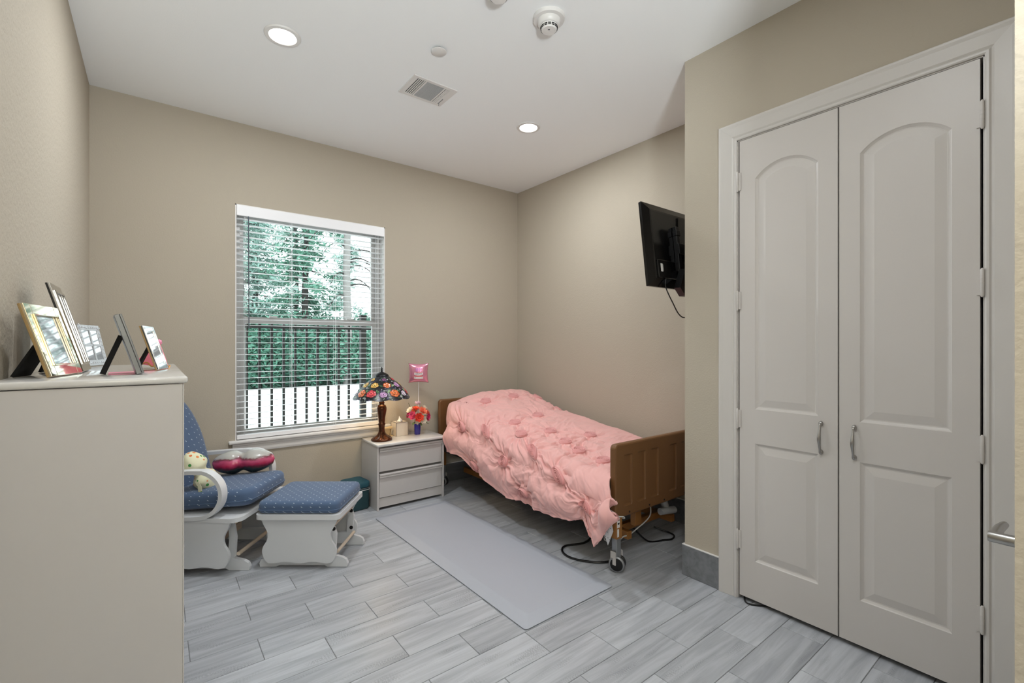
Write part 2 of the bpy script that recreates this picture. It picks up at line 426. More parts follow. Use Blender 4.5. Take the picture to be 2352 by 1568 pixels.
bm = new(); box(bm, WX0+0.07, WX1-0.07, FY+0.023, FY+0.027, WZ0+0.055, zm+0.005); wpart('glass_pane', bm, M_glass)
for x in (WX0+0.28, WX1-0.28):
    bm = new(); box(bm, x-0.03, x+0.03, FY-0.002, FY+0.02, zm+0.045, zm+0.057, 0.003, 1); box(bm, x-0.022, x+0.01, FY-0.012, FY, zm+0.046, zm+0.054, 0.002, 1)
    wpart('sash_lock', bm, M_white)
# stool and apron
bm = new(); box(bm, WX0-0.045, WX1+0.045, YB-0.04, YB+0.10, WZ0-0.024, WZ0, 0.008, 3); wpart('window_sill', bm, M_white, True)
ap = [(YB, WZ0-0.024), (YB-0.026, WZ0-0.024), (YB-0.026, WZ0-0.036), (YB-0.018, WZ0-0.044), (YB-0.016, WZ0-0.08), (YB-0.012, WZ0-0.094), (YB, WZ0-0.098)]
bm = new(); prism(bm, ap, 'x', WX0-0.02, WX1+0.02); wpart('apron', bm, M_white)

# blind
bl = thing('window_blind', 'white horizontal slat blind hanging open in the window', 'blind', ((WX0+WX1)/2, YB+0.03, WZ0))
bx0, bx1, by = WX0+0.012-wx, WX1-0.012-wx, 0.0
bm = new(); box(bm, bx0-0.003, bx1+0.003, -0.036, -0.022, WZ1-wz-0.085, WZ1-wz-0.006, 0.003, 2); obj('valance', bm, M_blind, bl)
bm = new(); box(bm, bx0, bx1, -0.02, 0.028, WZ1-wz-0.06, WZ1-wz-0.01, 0.002, 1); obj('headrail', bm, M_blind, bl)
ztop, zbot, NS = WZ1-wz-0.105, 0.060, 37
sm = None
for i in range(NS):
    z = zbot+(ztop-zbot)*i/(NS-1)
    if sm is None:
        b = new(); n = 6; rows = []
        for k in range(n+1):
            y = -0.022+0.044*k/n; zz = 0.0016*(1-(2*k/n-1)**2)
            rows.append([b.verts.new((bx0, y, zz)), b.verts.new((bx1, y, zz)), b.verts.new((bx1, y, zz+0.0020)), b.verts.new((bx0, y, zz+0.0020))])
        for p, q in zip(rows, rows[1:]):
            for k in range(4):
                b.faces.new((p[k], p[(k+1) % 4], q[(k+1) % 4], q[k]))
        b.faces.new(rows[0]); b.faces.new(rows[-1]); bmesh.ops.recalc_face_normals(b, faces=b.faces)
        sm = bpy.data.meshes.new('slat'); b.to_mesh(sm); b.free(); sm.materials.append(M_blind)
    o = bpy.data.objects.new('slat', sm); C.objects.link(o); o.parent = bl; o.location = (0, 0, z); o.rotation_euler = (math.radians(-1.0), 0, 0)
bm = new(); box(bm, bx0, bx1, -0.026, 0.026, 0.004, 0.036, 0.004, 2); obj('bottom_rail', bm, M_blind, bl)
for fx in (0.045, 0.33, 0.63, 0.955):
    x = bx0+(bx1-bx0)*fx
    bm = new()
    for dy in (-0.026, 0.026): tube(bm, [(x, dy, 0.03), (x, dy, ztop+0.04)], 0.0011, 5)
    tube(bm, [(x+0.012, 0.0, 0.03), (x+0.012, 0.0, ztop+0.04)], 0.001, 5)
    obj('ladder_cord', bm, M_blind, bl)
bm = new(); tube(bm, [(bx0+0.075, -0.038, ztop+0.02), (bx0+0.078, -0.04, 0.85)], 0.004, 8); obj('tilt_wand', bm, mat('smoke_plastic', (90, 100, 110), 0.2), bl)

# ================================================================== OUTDOORS
GZ = -0.12
bm = new(); box(bm, -25, 40, YB+0.2, 17.0, GZ-0.2, GZ); struct('ground_pavement', bm, M_conc, 'pale concrete drive beyond the fence')
bm = new(); box(bm, -40, 60, 17.0, 60, GZ-0.3, GZ-0.05); struct('ground_verge', bm, mat('verge', (34, 48, 38), 0.95, vary=(3, 0.4)), 'dark green verge under the trees')
fy = 5.55
fen = thing('iron_fence', 'black iron picket fence with square post outside the window', 'fence', (1.8, fy, GZ))
pm = None
for i in range(-7, 16):
    x = 0.138*fy+0.02132*fy*i
    if i in (10,): continue
    if i > 10: x = 0.3855*fy + 0.02132*fy*(i-11)
    if pm is None:
        b = new(); box(b, -0.0115, 0.0115, -0.0115, 0.0115, 0.03, 1.72); pm = bpy.data.meshes.new('picket'); b.to_mesh(pm); b.free(); pm.materials.append(M_fence)
    o = bpy.data.objects.new('picket', pm); C.objects.link(o); o.parent = fen; o.location = (x-1.8, 0, 0)
bm = new(); px = 0.3605*fy-1.8; box(bm, px-0.032, px+0.032, -0.032, 0.032, 0, 1.82); box(bm, px-0.038, px+0.038, -0.038, 0.038, 1.82, 1.84, 0.004, 1); obj('post', bm, M_fence, fen)
for z in (0.12, 1.66):
    bm = new(); box(bm, -2.2, 1.2, -0.018, 0.018, z, z+0.035); obj('rail', bm, M_fence, fen)

M_bark = mat('bark_dark', (40, 36, 35), 0.9, vary=(6, 0.3)); M_birch = mat('bark_pale', (118, 114, 112), 0.85, vary=(9, 0.25))
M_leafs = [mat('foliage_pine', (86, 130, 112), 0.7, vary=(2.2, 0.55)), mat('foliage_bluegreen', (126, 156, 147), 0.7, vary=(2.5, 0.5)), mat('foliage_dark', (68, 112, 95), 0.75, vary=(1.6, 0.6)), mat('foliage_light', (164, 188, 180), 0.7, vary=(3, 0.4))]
def leaves(bm_pts, name, m, parent, size, seed):
    rnd = random.Random(seed); vs = []; fs = []
    for (x, y, z) in bm_pts:
        a = Vector((rnd.gauss(0, 1), rnd.gauss(0, 1), rnd.gauss(0, 0.6))).normalized(); b = a.cross(Vector((rnd.gauss(0, 1), rnd.gauss(0, 1), rnd.gauss(0, 1)))).normalized()
        s = size*rnd.uniform(0.5, 1.3); k = len(vs); c = Vector((x, y, z))
        vs += [tuple(c-a*s), tuple(c+b*s*0.28), tuple(c+a*s), tuple(c-b*s*0.28)]; fs.append((k, k+1, k+2, k+3))
    me = bpy.data.meshes.new(name); me.from_pydata(vs, [], fs); me.update()
    o = obj(name, me, m, parent); o['kind'] = 'stuff'
    return o
def pine(x, y, h, r, n, mi, label, seed, z0=0.4):
    t = thing('pine_tree', label, 'tree', (x, y, GZ-0.1), 0, 'trees beyond the drive'); rnd = random.Random(seed)
    bm = new(); pts = [(0.05*math.sin(k*1.3+seed), 0.05*math.cos(k+seed), h*k/6) for k in range(7)]; tube(bm, pts, [0.16*(1-k/7.5) for k in range(7)], 8); obj('trunk', bm, M_bark, t, True)
    P = []; bb = new()
    for k in range(int(h*9)):
        z = z0*h+(1-z0)*h*rnd.random()**1.1; rr = r*(1-0.75*(z-z0*h)/((1-z0)*h))*rnd.uniform(0.6, 1.1); a = rnd.uniform(0, 2*PI)
        tip = Vector((rr*math.cos(a), rr*math.sin(a), z-0.25*rr)); tube(bb, [(0, 0, z), tip*0.5+Vector((0, 0, z*0.5+0.05)), tip], [0.025, 0.015, 0.006], 4)
        for q in range(int(n/(h*9))):
            f = rnd.random()**0.6; c = Vector((0, 0, z)).lerp(tip, f)
            P.append((c.x+rnd.gauss(0, 0.13), c.y+rnd.gauss(0, 0.13), c.z+rnd.gauss(0, 0.10)))
    obj('branch_work', bb, M_bark, t)['kind'] = 'stuff'; leaves(P, 'foliage', M_leafs[mi], t, 0.105, seed)
def shrub(x, y, rx, rz, n, mi, label, seed):
    t = thing('shrub', label, 'shrub', (x, y, GZ-0.1), 0, 'undergrowth behind the drive'); rnd = random.Random(seed)
    bm = new()
    for k in range(7):
        a = rnd.uniform(0, 2*PI); tube(bm, [(0, 0, 0), (0.3*rx*math.cos(a), 0.3*rx*math.sin(a), rz*0.5), (0.7*rx*math.cos(a), 0.7*rx*math.sin(a), rz*0.9)], [0.03, 0.02, 0.008], 5)
    obj('stems', bm, M_bark, t)['kind'] = 'stuff'; P = []
    for q in range(n):
        d = Vector((rnd.gauss(0, 1), rnd.gauss(0, 1), rnd.gauss(0, 1))).normalized()*rnd.uniform(0.55, 1.0)
        P.append((d.x*rx, d.y*rx*0.8, max(0.0, rz*0.5+d.z*rz*0.55)))
    leaves(P, 'foliage', M_leafs[mi], t, 0.11, seed)
pine(4.6, 18.9, 10.5, 1.9, 13000, 0, 'tall dense green pine left of the pale trunk', 3, 0.12)
pine(2.5, 19.8, 10.0, 1.9, 9500, 1, 'blue-green pine at the left of the window view', 11, 0.2)
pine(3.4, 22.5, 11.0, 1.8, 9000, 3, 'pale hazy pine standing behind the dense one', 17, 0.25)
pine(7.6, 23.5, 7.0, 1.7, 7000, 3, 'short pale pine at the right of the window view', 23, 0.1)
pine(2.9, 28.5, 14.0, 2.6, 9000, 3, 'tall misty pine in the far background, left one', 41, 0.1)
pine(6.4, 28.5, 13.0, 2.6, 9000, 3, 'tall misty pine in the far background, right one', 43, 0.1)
pine(1.2, 22.0, 10.0, 2.0, 4000, 1, 'blue-green pine left of the window opening', 31, 0.15)
pine(10.4, 22.0, 8.0, 2.0, 3500, 2, 'dark pine beyond the right of the window view', 37, 0.15)
for i, (x, y, rx, rz, mi, lb) in enumerate([
        (1.6, 18.2, 1.2, 2.1, 0, 'green shrub at the left end of the undergrowth'), (3.0, 17.9, 1.0, 2.3, 2, 'dark green shrub second from the left in the undergrowth'),
        (4.3, 17.8, 1.0, 2.0, 2, 'dark shrub below the dense pine'), (5.5, 18.0, 1.0, 2.4, 0, 'green shrub at the foot of the pale trunk'),
        (6.6, 17.9, 1.0, 2.1, 0, 'green shrub just left of the fence post'), (7.8, 18.2, 1.2, 2.4, 1, 'blue-green shrub right of the fence post'),
        (0.0, 18.6, 1.4, 2.2, 2, 'dark shrub hidden by the left window edge'), (2.2, 20.5, 1.8, 3.2, 2, 'tall dark bush behind the left shrubs'), (5.0, 20.5, 1.9, 3.0, 2, 'tall dark bush behind the middle shrubs'), (8.2, 20.8, 1.9, 3.0, 0, 'tall green bush behind the right shrubs')]):
    shrub(x, y, rx, rz, 7000 if rz < 3 else 8000, mi, lb, 50+i)
bt = thing('bare_tree', 'slim pale-barked tree with bare drooping branches', 'tree', (5.75, 17.6, GZ-0.1), 0, 'trees beyond the drive')
bm = new(); tube(bm, [(0, 0, 0), (0.02, 0, 2.0), (-0.03, 0, 4.2), (0.02, 0, 6.5), (0, 0, 9)], [0.17, 0.155, 0.14, 0.12, 0.09], 10); obj('trunk', bm, M_birch, bt, True)
bm = new(); rnd = random.Random(5)
for k in range(16):
    z = rnd.uniform(3.0, 7.5); a = rnd.uniform(-0.9, 0.9) + (PI if k % 3 == 0 else 0); L = rnd.uniform(1.0, 2.6)
    p0 = Vector((0, 0, z)); d = Vector((math.cos(a), math.sin(a)*0.4, 0))
    p3 = p0+d*L+Vector((0, 0, -0.5*L)); pts = bez(p0, p0+d*L*0.3+Vector((0, 0, 0.35)), p0+d*L*0.75+Vector((0, 0, 0.2)), p3, 8); tube(bm, pts, [0.035*(1-i/10) for i in range(9)], 5)
    for q in range(5):
        c = pts[3+q]; e = c+Vector((rnd.uniform(-0.2, 0.5)*math.cos(a), rnd.gauss(0, 0.1), rnd.uniform(-0.6, 0.1))); tube(bm, [c, (c+e)/2+Vector((0, 0, 0.04)), e], [0.011, 0.008, 0.004], 4)
obj('bare_branches', bm, M_bark, bt)['kind'] = 'stuff'

# ================================================================== CEILING FITTINGS
M_lens = mat('lamp_lens', (255, 255, 255), 0.4, emit=((255, 252, 245), 7.0))
def downlight(x, y, label, watts=DOWN_W):
    t = thing('ceiling_light', label, 'ceiling light', (x, y, H), 0, 'recessed ceiling lights')
    bm = new(); lathe(bm, [(0.070, -0.0005), (0.092, -0.0005), (0.092, -0.004), (0.088, -0.009), (0.070, -0.010), (0.066, -0.006)], 40, cap=False); obj('trim_ring', bm, M_white, t, True)
    bm = new(); lathe(bm, [(0.0, -0.012), (0.040, -0.011), (0.062, -0.008), (0.068, -0.005)], 40, cap=False); obj('lens', bm, M_lens, t, True)
    ld = bpy.data.lights.new('downlight', 'AREA'); ld.shape = 'DISK'; ld.size = 0.13; ld.energy = watts; ld.color = (0.93, 0.965, 1.0); ld.spread = PI
    lo = bpy.data.objects.new('downlight', ld); C.objects.link(lo); lo.parent = t; lo.location = (0, 0, -0.016)
downlight(0.552, 2.755, 'round recessed ceiling light near the left wall')
downlight(2.290, 2.755, 'round recessed ceiling light above the bed')
downlight(0.40, -0.45, 'added recessed fill light, unseen over the camera side of the room', 5.0)  # added out of view to light the chest end and floor
downlight(1.0, 0.55, 'added recessed fill light, unseen in front of the closet', 8.0)  # added out of view to lift the closet doors

t = thing('sprinkler_cover', 'small round white sprinkler cover on the ceiling', 'sprinkler', (1.285, 2.345, H))
bm = new(); lathe(bm, [(0.0, -0.014), (0.040, -0.014), (0.043, -0.012), (0.043, -0.010), (0.038, -0.009), (0.0, -0.009)], 32); obj('cover_plate', bm, M_white, t, True)
bm = new(); lathe(bm, [(0.030, -0.009), (0.030, 0.0)], 24); obj('gap_ring', bm, M_dark, t)

def detector(x, y, label):
    t = thing('smoke_detector', label, 'smoke detector', (x, y, H), 0, 'ceiling detectors')
    bm = new(); lathe(bm, [(0.082, 0.0), (0.082, -0.010), (0.078, -0.018), (0.060, -0.020)], 40); obj('base', bm, M_white, t, True)
    bm = new(); lathe(bm, [(0.060, -0.018), (0.058, -0.034), (0.050, -0.044), (0.046, -0.046)], 40); obj('body', bm, M_white, t, True)
    bm = new(); lathe(bm, [(0.043, -0.046), (0.040, -0.066), (0.036, -0.070), (0.0, -0.0715)], 40); ch = obj('sensing_chamber', bm, M_white, t, True)
    for k in range(14):
        a = 2*PI*k/14; bm = new()
        for zz in (-0.055, -0.062): box(bm, 0.0415, 0.0445 if zz > -0.06 else 0.0432, -0.0075, 0.0075, zz-0.0018, zz+0.0018, 0, 1, Matrix.Rotation(a, 4, 'Z'))
        obj('slot', bm, M_dark, ch)
    bm = new()
    for a in (0.0, 0.35): lathe(bm, [(0.003, -0.0718), (0.003, -0.0723)], 8, Matrix.Translation((-0.012*math.cos(a+0.6), -0.012*math.sin(a+0.6), 0)))
    obj('indicator', bm, M_dark, ch)
    return t
detector(1.605, 1.765, 'white domed smoke detector near the top of the picture')
detector(1.27, 1.745, 'white detector cut off by the top edge')

# invented uplight behind the camera, added to brighten the ceiling and room
t = thing('added_fill_lamp', 'added white torchiere, unseen fill light behind the camera', 'lamp', (-0.08, -1.10, 0))
bm = new(); lathe(bm, [(0.0, 0.0), (0.14, 0.0), (0.14, 0.012), (0.13, 0.022), (0.02, 0.03)], 32); obj('base', bm, M_white, t, True)
bm = new(); lathe(bm, [(0.014, 0.025), (0.014, 1.21)], 16); obj('pole', bm, M_white, t, True)
bm = new(); lathe(bm, [(0.0, 1.20), (0.03, 1.20), (0.10, 1.24), (0.165, 1.31), (0.162, 1.312), (0.098, 1.248), (0.028, 1.212), (0.0, 1.212)], 40); obj('lamp_shade', bm, M_white, t, True)
bm = new(); blob(bm, (0, 0, 1.25), (0.03, 0.03, 0.035), 2); obj('bulb', bm, mat('fill_bulb_cool', (255, 255, 255), 0.4, emit=((250, 252, 255), 8.0)), t, True)
ld = bpy.data.lights.new('uplight', 'SPOT'); ld.energy = UP_W; ld.color = (0.87, 0.945, 1.0); ld.spot_size = math.radians(165); ld.spot_blend = 0.3; ld.shadow_soft_size = 0.16
lo = bpy.data.objects.new('uplight', ld); C.objects.link(lo); lo.parent = t; lo.location = (0, 0, 1.32); lo.rotation_euler = (PI, 0, 0)

# supply vent
vx0, vx1, vy0, vy1 = 1.28, 1.590, 2.643, 2.888
t = thing('ceiling_vent', 'white rectangular air vent with grey louvres in the ceiling', 'vent', ((vx0+vx1)/2, (vy0+vy1)/2, H))
hx, hy = (vx1-vx0)/2, (vy1-vy0)/2
bm = new()
for a in ((-hx, hx, -hy, -hy+0.022), (-hx, hx, hy-0.022, hy), (-hx, -hx+0.032, -hy+0.022, hy-0.022), (hx-0.045, hx, -hy+0.022, hy-0.022), (-hx+0.088, -hx+0.098, -hy+0.022, hy-0.022), (hx-0.088, hx-0.078, -hy+0.022, hy-0.022)): box(bm, a[0], a[1], a[2], a[3], -0.008, -0.0005)
obj('frame', bm, M_white, t)
bm = new(); box(bm, -hx+0.01, hx-0.01, -hy+0.01, hy-0.01, -0.0022, -0.0008); obj('duct_shadow', bm, mat('vent_grey', (66, 68, 68), 0.8), t)
for i in range(4):
    x = -hx+0.040+0.0125*i; bm = new(); box(bm, x, x+0.006, -hy+0.02, hy-0.02, -0.007, -0.003); obj('louvre', bm, M_white, t)
for i in range(3):
    x = hx-0.072+0.0105*i; bm = new(); box(bm, x, x+0.0085, -hy+0.02, hy-0.02, -0.007, -0.003); obj('louvre', bm, M_white, t)
x = -hx+0.1
for i in range(26):
    y = -hy+0.026+(2*hy-0.052)*i/25; bm = new(); box(bm, x, hx-0.09, y-0.0016, y+0.0016, -0.0065, -0.003); obj('louvre', bm, mat('louvre_grey', (190, 191, 190), 0.5), t)
bm = new(); box(bm, hx-0.034, hx-0.030, hy-0.10, hy-0.03, -0.011, -0.004); tube(bm, [(hx-0.032, hy-0.045, -0.008), (hx-0.032, hy-0.042, -0.03)], 0.002, 6); obj('damper_lever', bm, M_greymet, t)

# ================================================================== CHEST OF DRAWERS (near left)
cx0, cx1, cy0, cy1, CT = XL+0.005, 0.078, 1.668, 2.765, 1.275
ch = thing('chest_of_drawers', 'tall white laminate chest of drawers with picture frames on top', 'chest', ((cx0+cx1)/2, (cy0+cy1)/2, 0))
hx, hy = (cx1-cx0)/2, (cy1-cy0)/2
bm = new(); box(bm, -hx, hx-0.012, -hy+0.008, -hy+0.026, 0.0, CT-0.022, 0.001, 1); obj('side_panel', bm, M_lam, ch)
bm = new(); box(bm, -hx, hx-0.012, hy-0.026, hy-0.008, 0.0, CT-0.022, 0.001, 1); obj('side_panel', bm, M_lam, ch)
bm = new(); box(bm, hx-0.0119, hx-0.009, -hy+0.007, -hy+0.027, 0.0, CT-0.022, 0.001, 1); obj('edge_strip', bm, M_lamtop, ch)
bm = new(); box(bm, -hx, hx, -hy, hy, CT-0.020, CT, 0.007, 3); obj('top', bm, M_lamtop, ch, True)
bm = new(); box(bm, -hx, hx-0.035, -hy+0.026, hy-0.026, 0.06, CT-0.022); obj('carcass', bm, M_lam, ch)
for i in range(5):
    z0 = 0.075+i*0.236
    bm = new(); box(bm, hx-0.035, hx-0.016, -hy+0.028, hy-0.028, z0, z0+0.215, 0.002, 1); dr = obj('drawer', bm, M_lam, ch)
    bm = new(); tube(bm, [(hx-0.016, -hy+0.03, z0+0.214), (hx-0.016, hy-0.03, z0+0.214)], 0.009, 8); obj('finger_lip', bm, M_lam, dr)

# picture frames on the chest -----------------------------------------------------------
M_gold = mat('gold_frame', (236, 228, 204), 0.05, 1.0); M_goldside = mat('gold_side', (176, 148, 102), 0.4, 0.5)
M_silver = mat('silver_frame', (216, 218, 222), 0.08, 1.0); M_pewter = mat('pewter_frame', (120, 122, 124), 0.35, 0.7)
M_velvet = mat('black_velvet', (12, 12, 13), 0.9); M_photo = mat('photo_glass', (120, 126, 132), 0.03, coat=1.0, spec=1.0)
MATS['photo_glass'].node_tree.nodes['Principled BSDF'].inputs['IOR'].default_value = 2.2
M_orn = mat('embossed_silver', (206, 208, 212), 0.28, 0.8, bump=(160, 0.9, 0.004))
def frame(name, label, bl, br, L, lean, border, t, m_face, m_side, leg=None, bevel=0.003, mull=False, legw=0.05, lip=0.0, legt=0.0035):
    bl, br = Vector(bl), Vector(br); d = (br-bl); wd = d.length; d.normalize(); nrm = Vector((d.y, -d.x))
    th = thing(name, label, 'picture frame', (bl.x, bl.y, CT), math.atan2(nrm.y, nrm.x))
    B = Matrix.Translation((0, 0, t*math.sin(lean)+0.0008)) @ Matrix.Rotation(-lean, 4, 'Y')
    bm = new(); box(bm, -t, -0.003, 0, wd, 0, L, 0.001, 1, B); obj('backing', bm, m_side, th)
    bm = new()
    for a in ((0, border, 0, L), (wd-border, wd, 0, L), (border, wd-border, 0, border), (border, wd-border, L-border, L)): box(bm, -0.003, 0.003, a[0], a[1], a[2], a[3], bevel*0.5, 2, B)
    obj('border', bm, m_face, th)
    if lip:
        bm = new(); e = border; q = lip
        for a in ((e-q, e, e-q, L-e+q), (wd-e, wd-e+q, e-q, L-e+q), (e, wd-e, e-q, e), (e, wd-e, L-e, L-e+q)): box(bm, 0.003, 0.008, a[0], a[1], a[2], a[3], 0.001, 1, B)
        obj('inner_lip', bm, m_face, th)
    bm = new(); box(bm, -0.003, 0.0005, border, wd-border, border, L-border, 0, 1, B); obj('photo_glass', bm, M_photo, th)
    if mull:
        bm = new(); q = 0.005
        box(bm, 0.0005, 0.003, wd/2-q, wd/2+q, border, L-border, 0, 1, B); box(bm, 0.0005, 0.003, border, wd-border, L*0.5-q, L*0.5+q, 0, 1, B); obj('mullion', bm, m_face, th)
    bm = new(); top = B @ Vector((-t, wd/2, L*(0.62 if leg is None else leg[1]))); ft = Vector((-(leg[0] if leg else 0.12), wd/2, 0.001)); lw = legw
    ax = (ft-top); q = Vector((ax.z, 0, -ax.x)).normalized()*legt
    vs = [bm.verts.new(p) for p in (top+Vector((0, -lw*0.45, 0))-q, top+Vector((0, lw*0.45, 0))-q, ft+Vector((0, lw/2, 0))-q*0, ft+Vector((0, -lw/2, 0)), top+Vector((0, -lw*0.45, 0))+q, top+Vector((0, lw*0.45, 0))+q, ft+Vector((0, lw/2, 0))+q*2, ft+Vector((0, -lw/2, 0))+q*2)]
    for f in ((0, 1, 2, 3), (4, 5, 6, 7), (0, 1, 5, 4), (2, 3, 7, 6), (0, 3, 7, 4), (1, 2, 6, 5)): bm.faces.new([vs[i] for i in f])
    obj('easel_leg', bm, M_velvet, th)
    return th, B
frame('picture_frame', 'square gold mirrored picture frame, leftmost on the chest', (-0.229, 1.812), (-0.185, 2.018), 0.214, math.radians(16.8), 0.034, 0.010, M_gold, M_goldside, leg=(0.10, 0.56), legw=0.10, lip=0.004)
frame('picture_frame', 'tall dark silver picture frame right behind the gold one', (-0.188, 2.080), (-0.186, 2.290), 0.302, math.radians(15.8), 0.03, 0.008, M_silver, M_black, leg=(0.11, 0.6), lip=0.006)
t, B = frame('picture_frame', 'ornate embossed silver frame with four small panes', (-0.222, 2.600), (-0.168, 2.772), 0.178, math.radians(12), 0.024, 0.010, M_orn, M_silver, leg=(0.08, 0.55), mull=True)
bm = new(); rnd = random.Random(4)
for i in range(40):
    s = i/40*4; e = int(s); f = s-e; wd, L = 0.180, 0.178
    p = [(f*wd, 0.012), (wd-0.012, f*L), (wd-f*wd, L-0.012), (0.012, L-f*L)][e]
    blob(bm, (0.003, p[0], p[1]), (0.003, 0.006*rnd.uniform(0.6, 1.1), 0.006*rnd.uniform(0.6, 1.1)), 1, 0, B)
obj('embossed_flowers', bm, M_orn, t, True)['kind'] = 'stuff'
frame('picture_frame', 'grey picture frame seen edge-on with its black easel leg', (-0.028, 1.843), (-0.037, 1.972), 0.190, math.radians(16.7), 0.018, 0.016, M_pewter, M_pewter, leg=(0.088, 0.66), legw=0.035, legt=0.007)
frame('picture_frame', 'small silver picture frame nearest the front edge of the chest', (0.010, 2.083), (0.040, 2.228), 0.165, math.radians(17), 0.020, 0.008, M_silver, M_goldside, leg=(0.075, 0.6), legw=0.04)
# party hat and flat pink patch
M_pink = mat('party_pink', (244, 130, 150), 0.5); M_pompink = mat('pompom_pink', (250, 160, 190), 0.9); M_goldgl = mat('gold_glitter', (205, 150, 80), 0.35, 0.6, bump=(300, 0.8, 0.003))
t = thing('party_hat', 'pink cone party hat with pompom behind the small silver frame', 'party hat', (-0.010, 2.320, CT))
AX = Matrix.Translation((0, 0, 0.001)) @ Matrix.Rotation(0.22, 4, 'Y')
bm = new(); lathe(bm, [(0.054, 0.010), (0.040, 0.04), (0.020, 0.075), (0.004, 0.104)], 28, AX, cap=False); obj('cone', bm, M_pink, t, True)
bm = new()
tube(bm, [AX @ Vector(((0.055+0.002*math.sin(8*a))*math.cos(a), (0.055+0.002*math.sin(8*a))*math.sin(a), 0.014+0.006*math.sin(9*a))) for a in [2*PI*k/90 for k in range(90)]], 0.0025, 5, closed=True); obj('glitter_trim', bm, M_goldgl, t, True)
bm = new(); blob(bm, AX @ Vector((0, 0, 0.103)), (0.0115, 0.0115, 0.0115), 3, 0.25); obj('pompom', bm, M_pompink, t, True)
def text(name, s, size, m, parent, M, ext=0.0006):
    cu = bpy.data.curves.new(name, 'FONT'); cu.body = s; cu.size = size; cu.extrude = ext; cu.align_x = 'CENTER'; cu.align_y = 'CENTER'
    to = bpy.data.objects.new(name, cu); C.objects.link(to)
    dg = bpy.context.evaluated_depsgraph_get(); me = bpy.data.meshes.new_from_object(to.evaluated_get(dg))
    bpy.data.objects.remove(to); bpy.data.curves.remove(cu)
    me.transform(M); me.materials.clear()
    return obj(name, me, m, parent)
text('lettering', 'H', 0.028, M_black, t, AX @ Matrix.Rotation(-0.35, 4, 'Z') @ Matrix.Translation((0.0, -0.031, 0.050)) @ Matrix.Rotation(PI/2-0.40, 4, 'X'))
bm = new(); box(bm, -0.035, 0.03, -0.15, 0.02, 0.0006, 0.002, 0.0004, 1); bmesh.ops.rotate(bm, verts=bm.verts, matrix=Matrix.Rotation(0.05, 3, 'Z'))
t = obj('pink_patch', bm, mat('patch_pink', (246, 150, 178), 0.35), loc=(-0.085, 2.02, CT)); tag(t, 'flat pink patch on the chest top behind the grey frame', 'card')

# ================================================================== GLIDER AND OTTOMAN
RZ = YAW-PI/2
def rd(r, d): return (r*math.sin(YAW)+d*math.cos(YAW), -r*math.cos(YAW)+d*math.sin(YAW), 0.0)
def cushion(bm, x0, x1, y0, y1, z0, z1, cr=0.06, er=0.03, puff=0.012, n=5):
    """rounded-corner cushion made of stacked rounded-rectangle loops"""
    def loop(ins, z, k):
        pts = []
        for (qx, qy, a) in ((x1-cr, y1-cr, 0), (x0+cr, y1-cr, PI/2), (x0+cr, y0+cr, PI), (x1-cr, y0+cr, 1.5*PI)):
            for i in range(n+1):
                b = a+PI/2*i/n; rr = max(cr-ins, 0.004); pts.append((qx+rr*math.cos(b), qy+rr*math.sin(b), z))
        return [bm.verts.new(p) for p in pts]
    rings = []
    m = 5; h = (z1-z0); er2 = min(er, h/2)
    for i in range(m+1):
        a = -PI/2+PI/2*i/m; rings.append(loop(er2*(1-math.cos(a)), z0+er2+er2*math.sin(a), 0))
    for i in range(m+1):
        a = PI/2*i/m; rings.append(loop(er2*(1-math.cos(a)), z1-er2+er2*math.sin(a), 0))
    for k in (0.25, 0.55, 0.85):
        c = Vector(((x0+x1)/2, (y0+y1)/2, 0)); rings.append([bm.verts.new((v.co.x+(c.x-v.co.x)*k, v.co.y+(c.y-v.co.y)*k, z1+puff*math.sin(k*PI/2))) for v in rings[2*m+1]])
    for a, b in zip(rings, rings[1:]):
        N = len(a)
        for i in range(N): bm.faces.new((a[i], a[(i+1) % N], b[(i+1) % N], b[i]))
    bm.faces.new(rings[0]); bm.faces.new(rings[-1])
    return [v for r in rings for v in r]
def runner_poly(x0, x1): return [(x0, 0.002), (x0+0.1, 0.002), (x0+0.12, 0.012), (x1-0.14, 0.012), (x1-0.12, 0.002), (x1, 0.002), (x1+0.004, 0.022), (x1-0.006, 0.046), (x1-0.03, 0.060), (x1-0.08, 0.072), (x1-0.12, 0.088), (x0+0.12, 0.088), (x0+0.08, 0.072), (x0+0.03, 0.060), (x0+0.006, 0.046), (x0-0.004, 0.022)]
def panel_poly(hw, z1, z0=0.036):
    R = spline([(hw, z1, 0), (hw-0.012, z1-0.035, 0), (hw-0.040, z1-0.09, 0), (hw-0.036, z1-0.135, 0), (hw-0.012, z1-0.175, 0), (hw-0.008, z1-0.215, 0), (hw-0.03, z0+0.012, 0), (hw-0.068, z0, 0)], 5)
    right = [(p.x, p.y) for p in R]; n = 14
    bot = [((hw-0.068)*(1-2*i/n), z0+0.006*(1-math.cos(4*PI*i/n))) for i in range(1, n)]
    return right+bot+[(-x, z) for x, z in reversed(right)]
def seam(bm, x0, x1, y0, y1, z, cr, r=0.003, M=None):
    pts = []
    for (qx, qy, a) in ((x1-cr, y1-cr, 0), (x0+cr, y1-cr, PI/2), (x0+cr, y0+cr, PI), (x1-cr, y0+cr, 1.5*PI)):
        for i in range(7): b = a+PI/2*i/6; pts.append((qx+cr*math.cos(b), qy+cr*math.sin(b), z))
    vs = tube(bm, pts, r, 5, closed=True)
    if M is not None: bmesh.ops.transform(bm, matrix=M, verts=vs)

